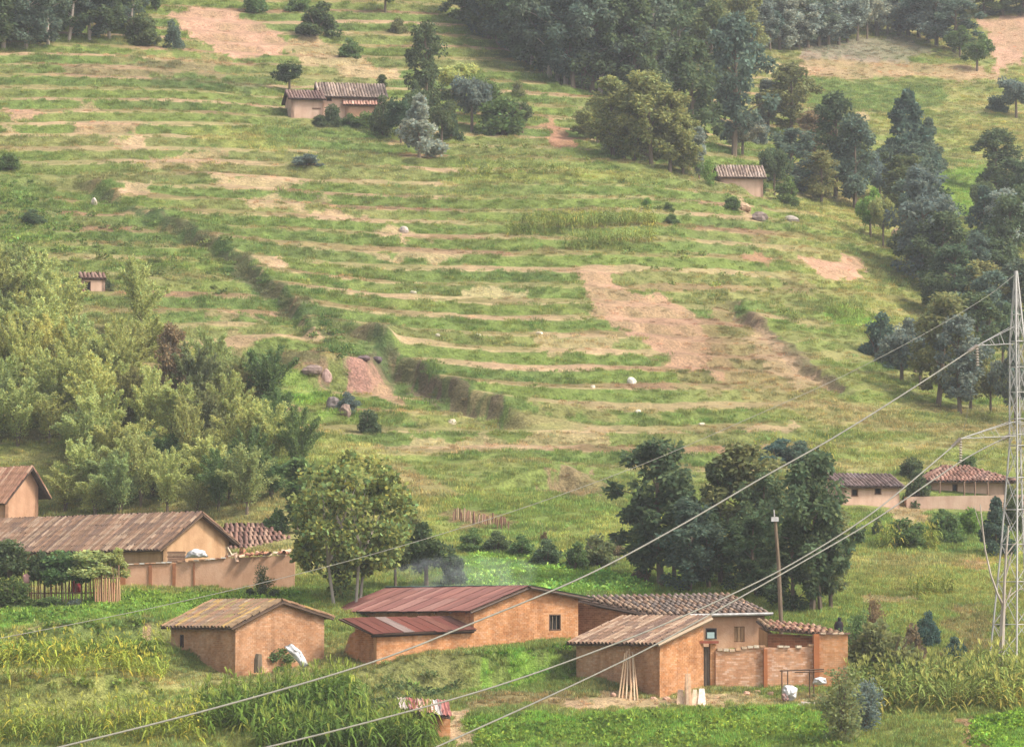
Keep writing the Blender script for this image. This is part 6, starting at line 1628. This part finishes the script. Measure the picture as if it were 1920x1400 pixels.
a = np.concatenate(F2); n = len(a)
scatter('green_maize', MZ, a, rng.random(n) * 6.28, .95 + .35 * rng.random(n), tinted(n, (0.115, 0.190, 0.042), .22, a), 'dark green maize below the mossy brick house')
F3 = [field([(1590, 1348), (1930, 1338), (1930, 1270), (1600, 1292)], .55, .18, 5)]
a = np.concatenate(F3); n = len(a)
scatter('ripe_maize', MD, a, rng.random(n) * 6.28, .75 + .45 * rng.random(n), tinted(n, (0.165, 0.225, 0.075), .4, a), 'ripe brownish maize and weeds in front of the pylon')
F4 = [field([(950, 444), (1236, 428), (1236, 418), (950, 430)], .55, .12, 6), field([(1060, 470), (1230, 462), (1230, 450), (1060, 458)], .6, .12, 7), field([(1650, 1036), (1756, 1036), (1756, 1022), (1650, 1022)], .5, .12, 8), field([(1706, 1124), (1788, 1122), (1788, 1114), (1706, 1114)], .5, .1, 9), field([(860, 340), (1100, 336), (1100, 330), (860, 332)], .7, .2, 10), field([(1560, 600), (1650, 606), (1640, 590), (1560, 590)], .7, .2, 11), field([(1400, 862), (1560, 866), (1560, 850), (1400, 850)], .6, .2, 12)]
a = np.concatenate(F4); n = len(a)
scatter('tall_crops', MZ, a, rng.random(n) * 6.28, .6 + .35 * rng.random(n), tinted(n, (0.165, 0.215, 0.060), .22, a), 'rows of tall crops on the hillside plots')
LT = [leafy_template(30 + i, 60, .42, .38, .20) for i in range(3)]
F5 = [(field([(880, 1352), (1500, 1334), (1580, 1405), (905, 1405)], .62, .25, 14), (0.120, 0.180, 0.030)), (field([(0, 1182), (60, 1172), (300, 1150), (300, 1112), (120, 1142), (0, 1150)], .6, .22, 15), (0.095, 0.165, 0.030)), (field([(230, 1150), (560, 1140), (560, 1110), (230, 1116)], .55, .2, 16), (0.105, 0.175, 0.028)),
      (field([(860, 1262), (1080, 1246), (1085, 1212), (960, 1232)], .5, .2, 17), (0.085, 0.165, 0.022)), (field([(1820, 1405), (1930, 1405), (1930, 1345), (1830, 1352)], .55, .2, 18), (0.115, 0.200, 0.026)), (field([(0, 1240), (305, 1236), (305, 1196), (0, 1200)], .65, .25, 19), (0.095, 0.150, 0.032)), (field([(600, 1345), (780, 1350), (860, 1290), (640, 1275)], .7, .3, 20), (0.080, 0.110, 0.040)), (field([(100, 1320), (340, 1305), (330, 1290), (60, 1305)], .7, .25, 22), (0.12, 0.165, 0.032)),
      (field([(0, 470), (0, 340), (60, 330), (170, 450), (120, 480)], 1.0, .4, 21), (0.085, 0.135, 0.030)), (field([(870, 1112), (1230, 1112), (1190, 1085), (1060, 1070), (960, 1035), (880, 1040)], .75, .3, 31), (0.200, 0.330, 0.070)), (field([(150, 400), (450, 465), (420, 560), (60, 545)], 1.7, .7, 25), (0.100, 0.130, 0.040)), (field([(560, 600), (680, 660), (650, 720), (600, 660)], 1.0, .4, 26), (0.070, 0.115, 0.034)), (field([(1060, 430), (1700, 600), (1640, 640), (1300, 560)], 2.6, 1.2, 27), (0.130, 0.165, 0.045)), (field([(850, 260), (1300, 350), (1250, 420), (900, 330)], 2.4, 1.1, 28), (0.130, 0.160, 0.045))]
a = np.concatenate([f for f, _ in F5]); tt = np.concatenate([tinted(len(f), c, .3, f) for f, c in F5]) * 1.55; n = len(a)
scatter('leafy_crops', LT, a, rng.random(n) * 6.28, (.45 + .55 * rng.random(n)) * (.5 + 1.1 * fbm(a[:, 0] * .35, a[:, 1] * .35, 411)) * 1.15, tt, 'low leafy bean and potato plants on the steps round the village')

# ================================================================== AIR
def volume(name, V, F, dens, color, label, noise=None):
    m = bpy.data.materials.new(name); m.use_nodes = True; n, l = m.node_tree.nodes, m.node_tree.links; n.clear()
    out = n.new('ShaderNodeOutputMaterial'); pv = n.new('ShaderNodeVolumePrincipled')
    pv.inputs['Color'].default_value = (*color, 1); pv.inputs['Density'].default_value = dens; pv.inputs['Anisotropy'].default_value = 0.1
    if noise:
        f = ramp(n, l, noise_node(n, l, noise, 3, .6), [(.42, (0, 0, 0)), (.75, (1, 1, 1))])
        mu = n.new('ShaderNodeMath'); mu.operation = 'MULTIPLY'; mu.inputs[1].default_value = dens; l.new(f, mu.inputs[0]); l.new(mu.outputs[0], pv.inputs['Density'])
    l.new(pv.outputs[0], out.inputs['Volume'])
    me = bpy.data.meshes.new(name); me.from_pydata(V, [], F); me.materials.append(m)
    o = bpy.data.objects.new(name, me); COL.objects.link(o)
    return obj_props(o, label, None, None, 'stuff')

ZB = float(Z_.min()) - 1
ZT = max(float(Z_.max()), 0) + 25
XM, Y0, Y1 = float(np.abs(X_).max()) + 3, -12.0, float(Y_.max()) + 3
V = [(x, y, z) for z in (ZB, ZT) for x, y in ((-XM, Y0), (XM, Y0), (XM, Y1), (-XM, Y1))]
volume('haze', V, [(3, 2, 1, 0), (4, 5, 6, 7), (0, 1, 5, 4), (1, 2, 6, 5), (2, 3, 7, 6), (3, 0, 4, 7)], 0.00018, (0.93, 0.96, 1.0), 'pale valley haze')

def lump(c, size, seed):
    g = np.random.default_rng(seed); n, k = 16, 9; V, F = [], []
    for j in range(k + 1):
        for i in range(n):
            th, f = math.pi * j / k, 6.283 * i / n
            d = np.array([math.cos(f) * math.sin(th), math.sin(f) * math.sin(th), math.cos(th)])
            V.append(tuple(np.asarray(c) + d * size * (.85 + .3 * g.random())))
    for j in range(k):
        for i in range(n): F.append((j * n + i, (j + 1) * n + i, (j + 1) * n + (i + 1) % n, j * n + (i + 1) % n))
    return V, F
V, F = lump(P(880, 1078, 229), (4.6, 1.8, 1.2), 3)
volume('smoke', V, F, .14, (0.86, 0.92, 1.0), 'thin bluish cooking smoke drifting over the red metal roof', .9)
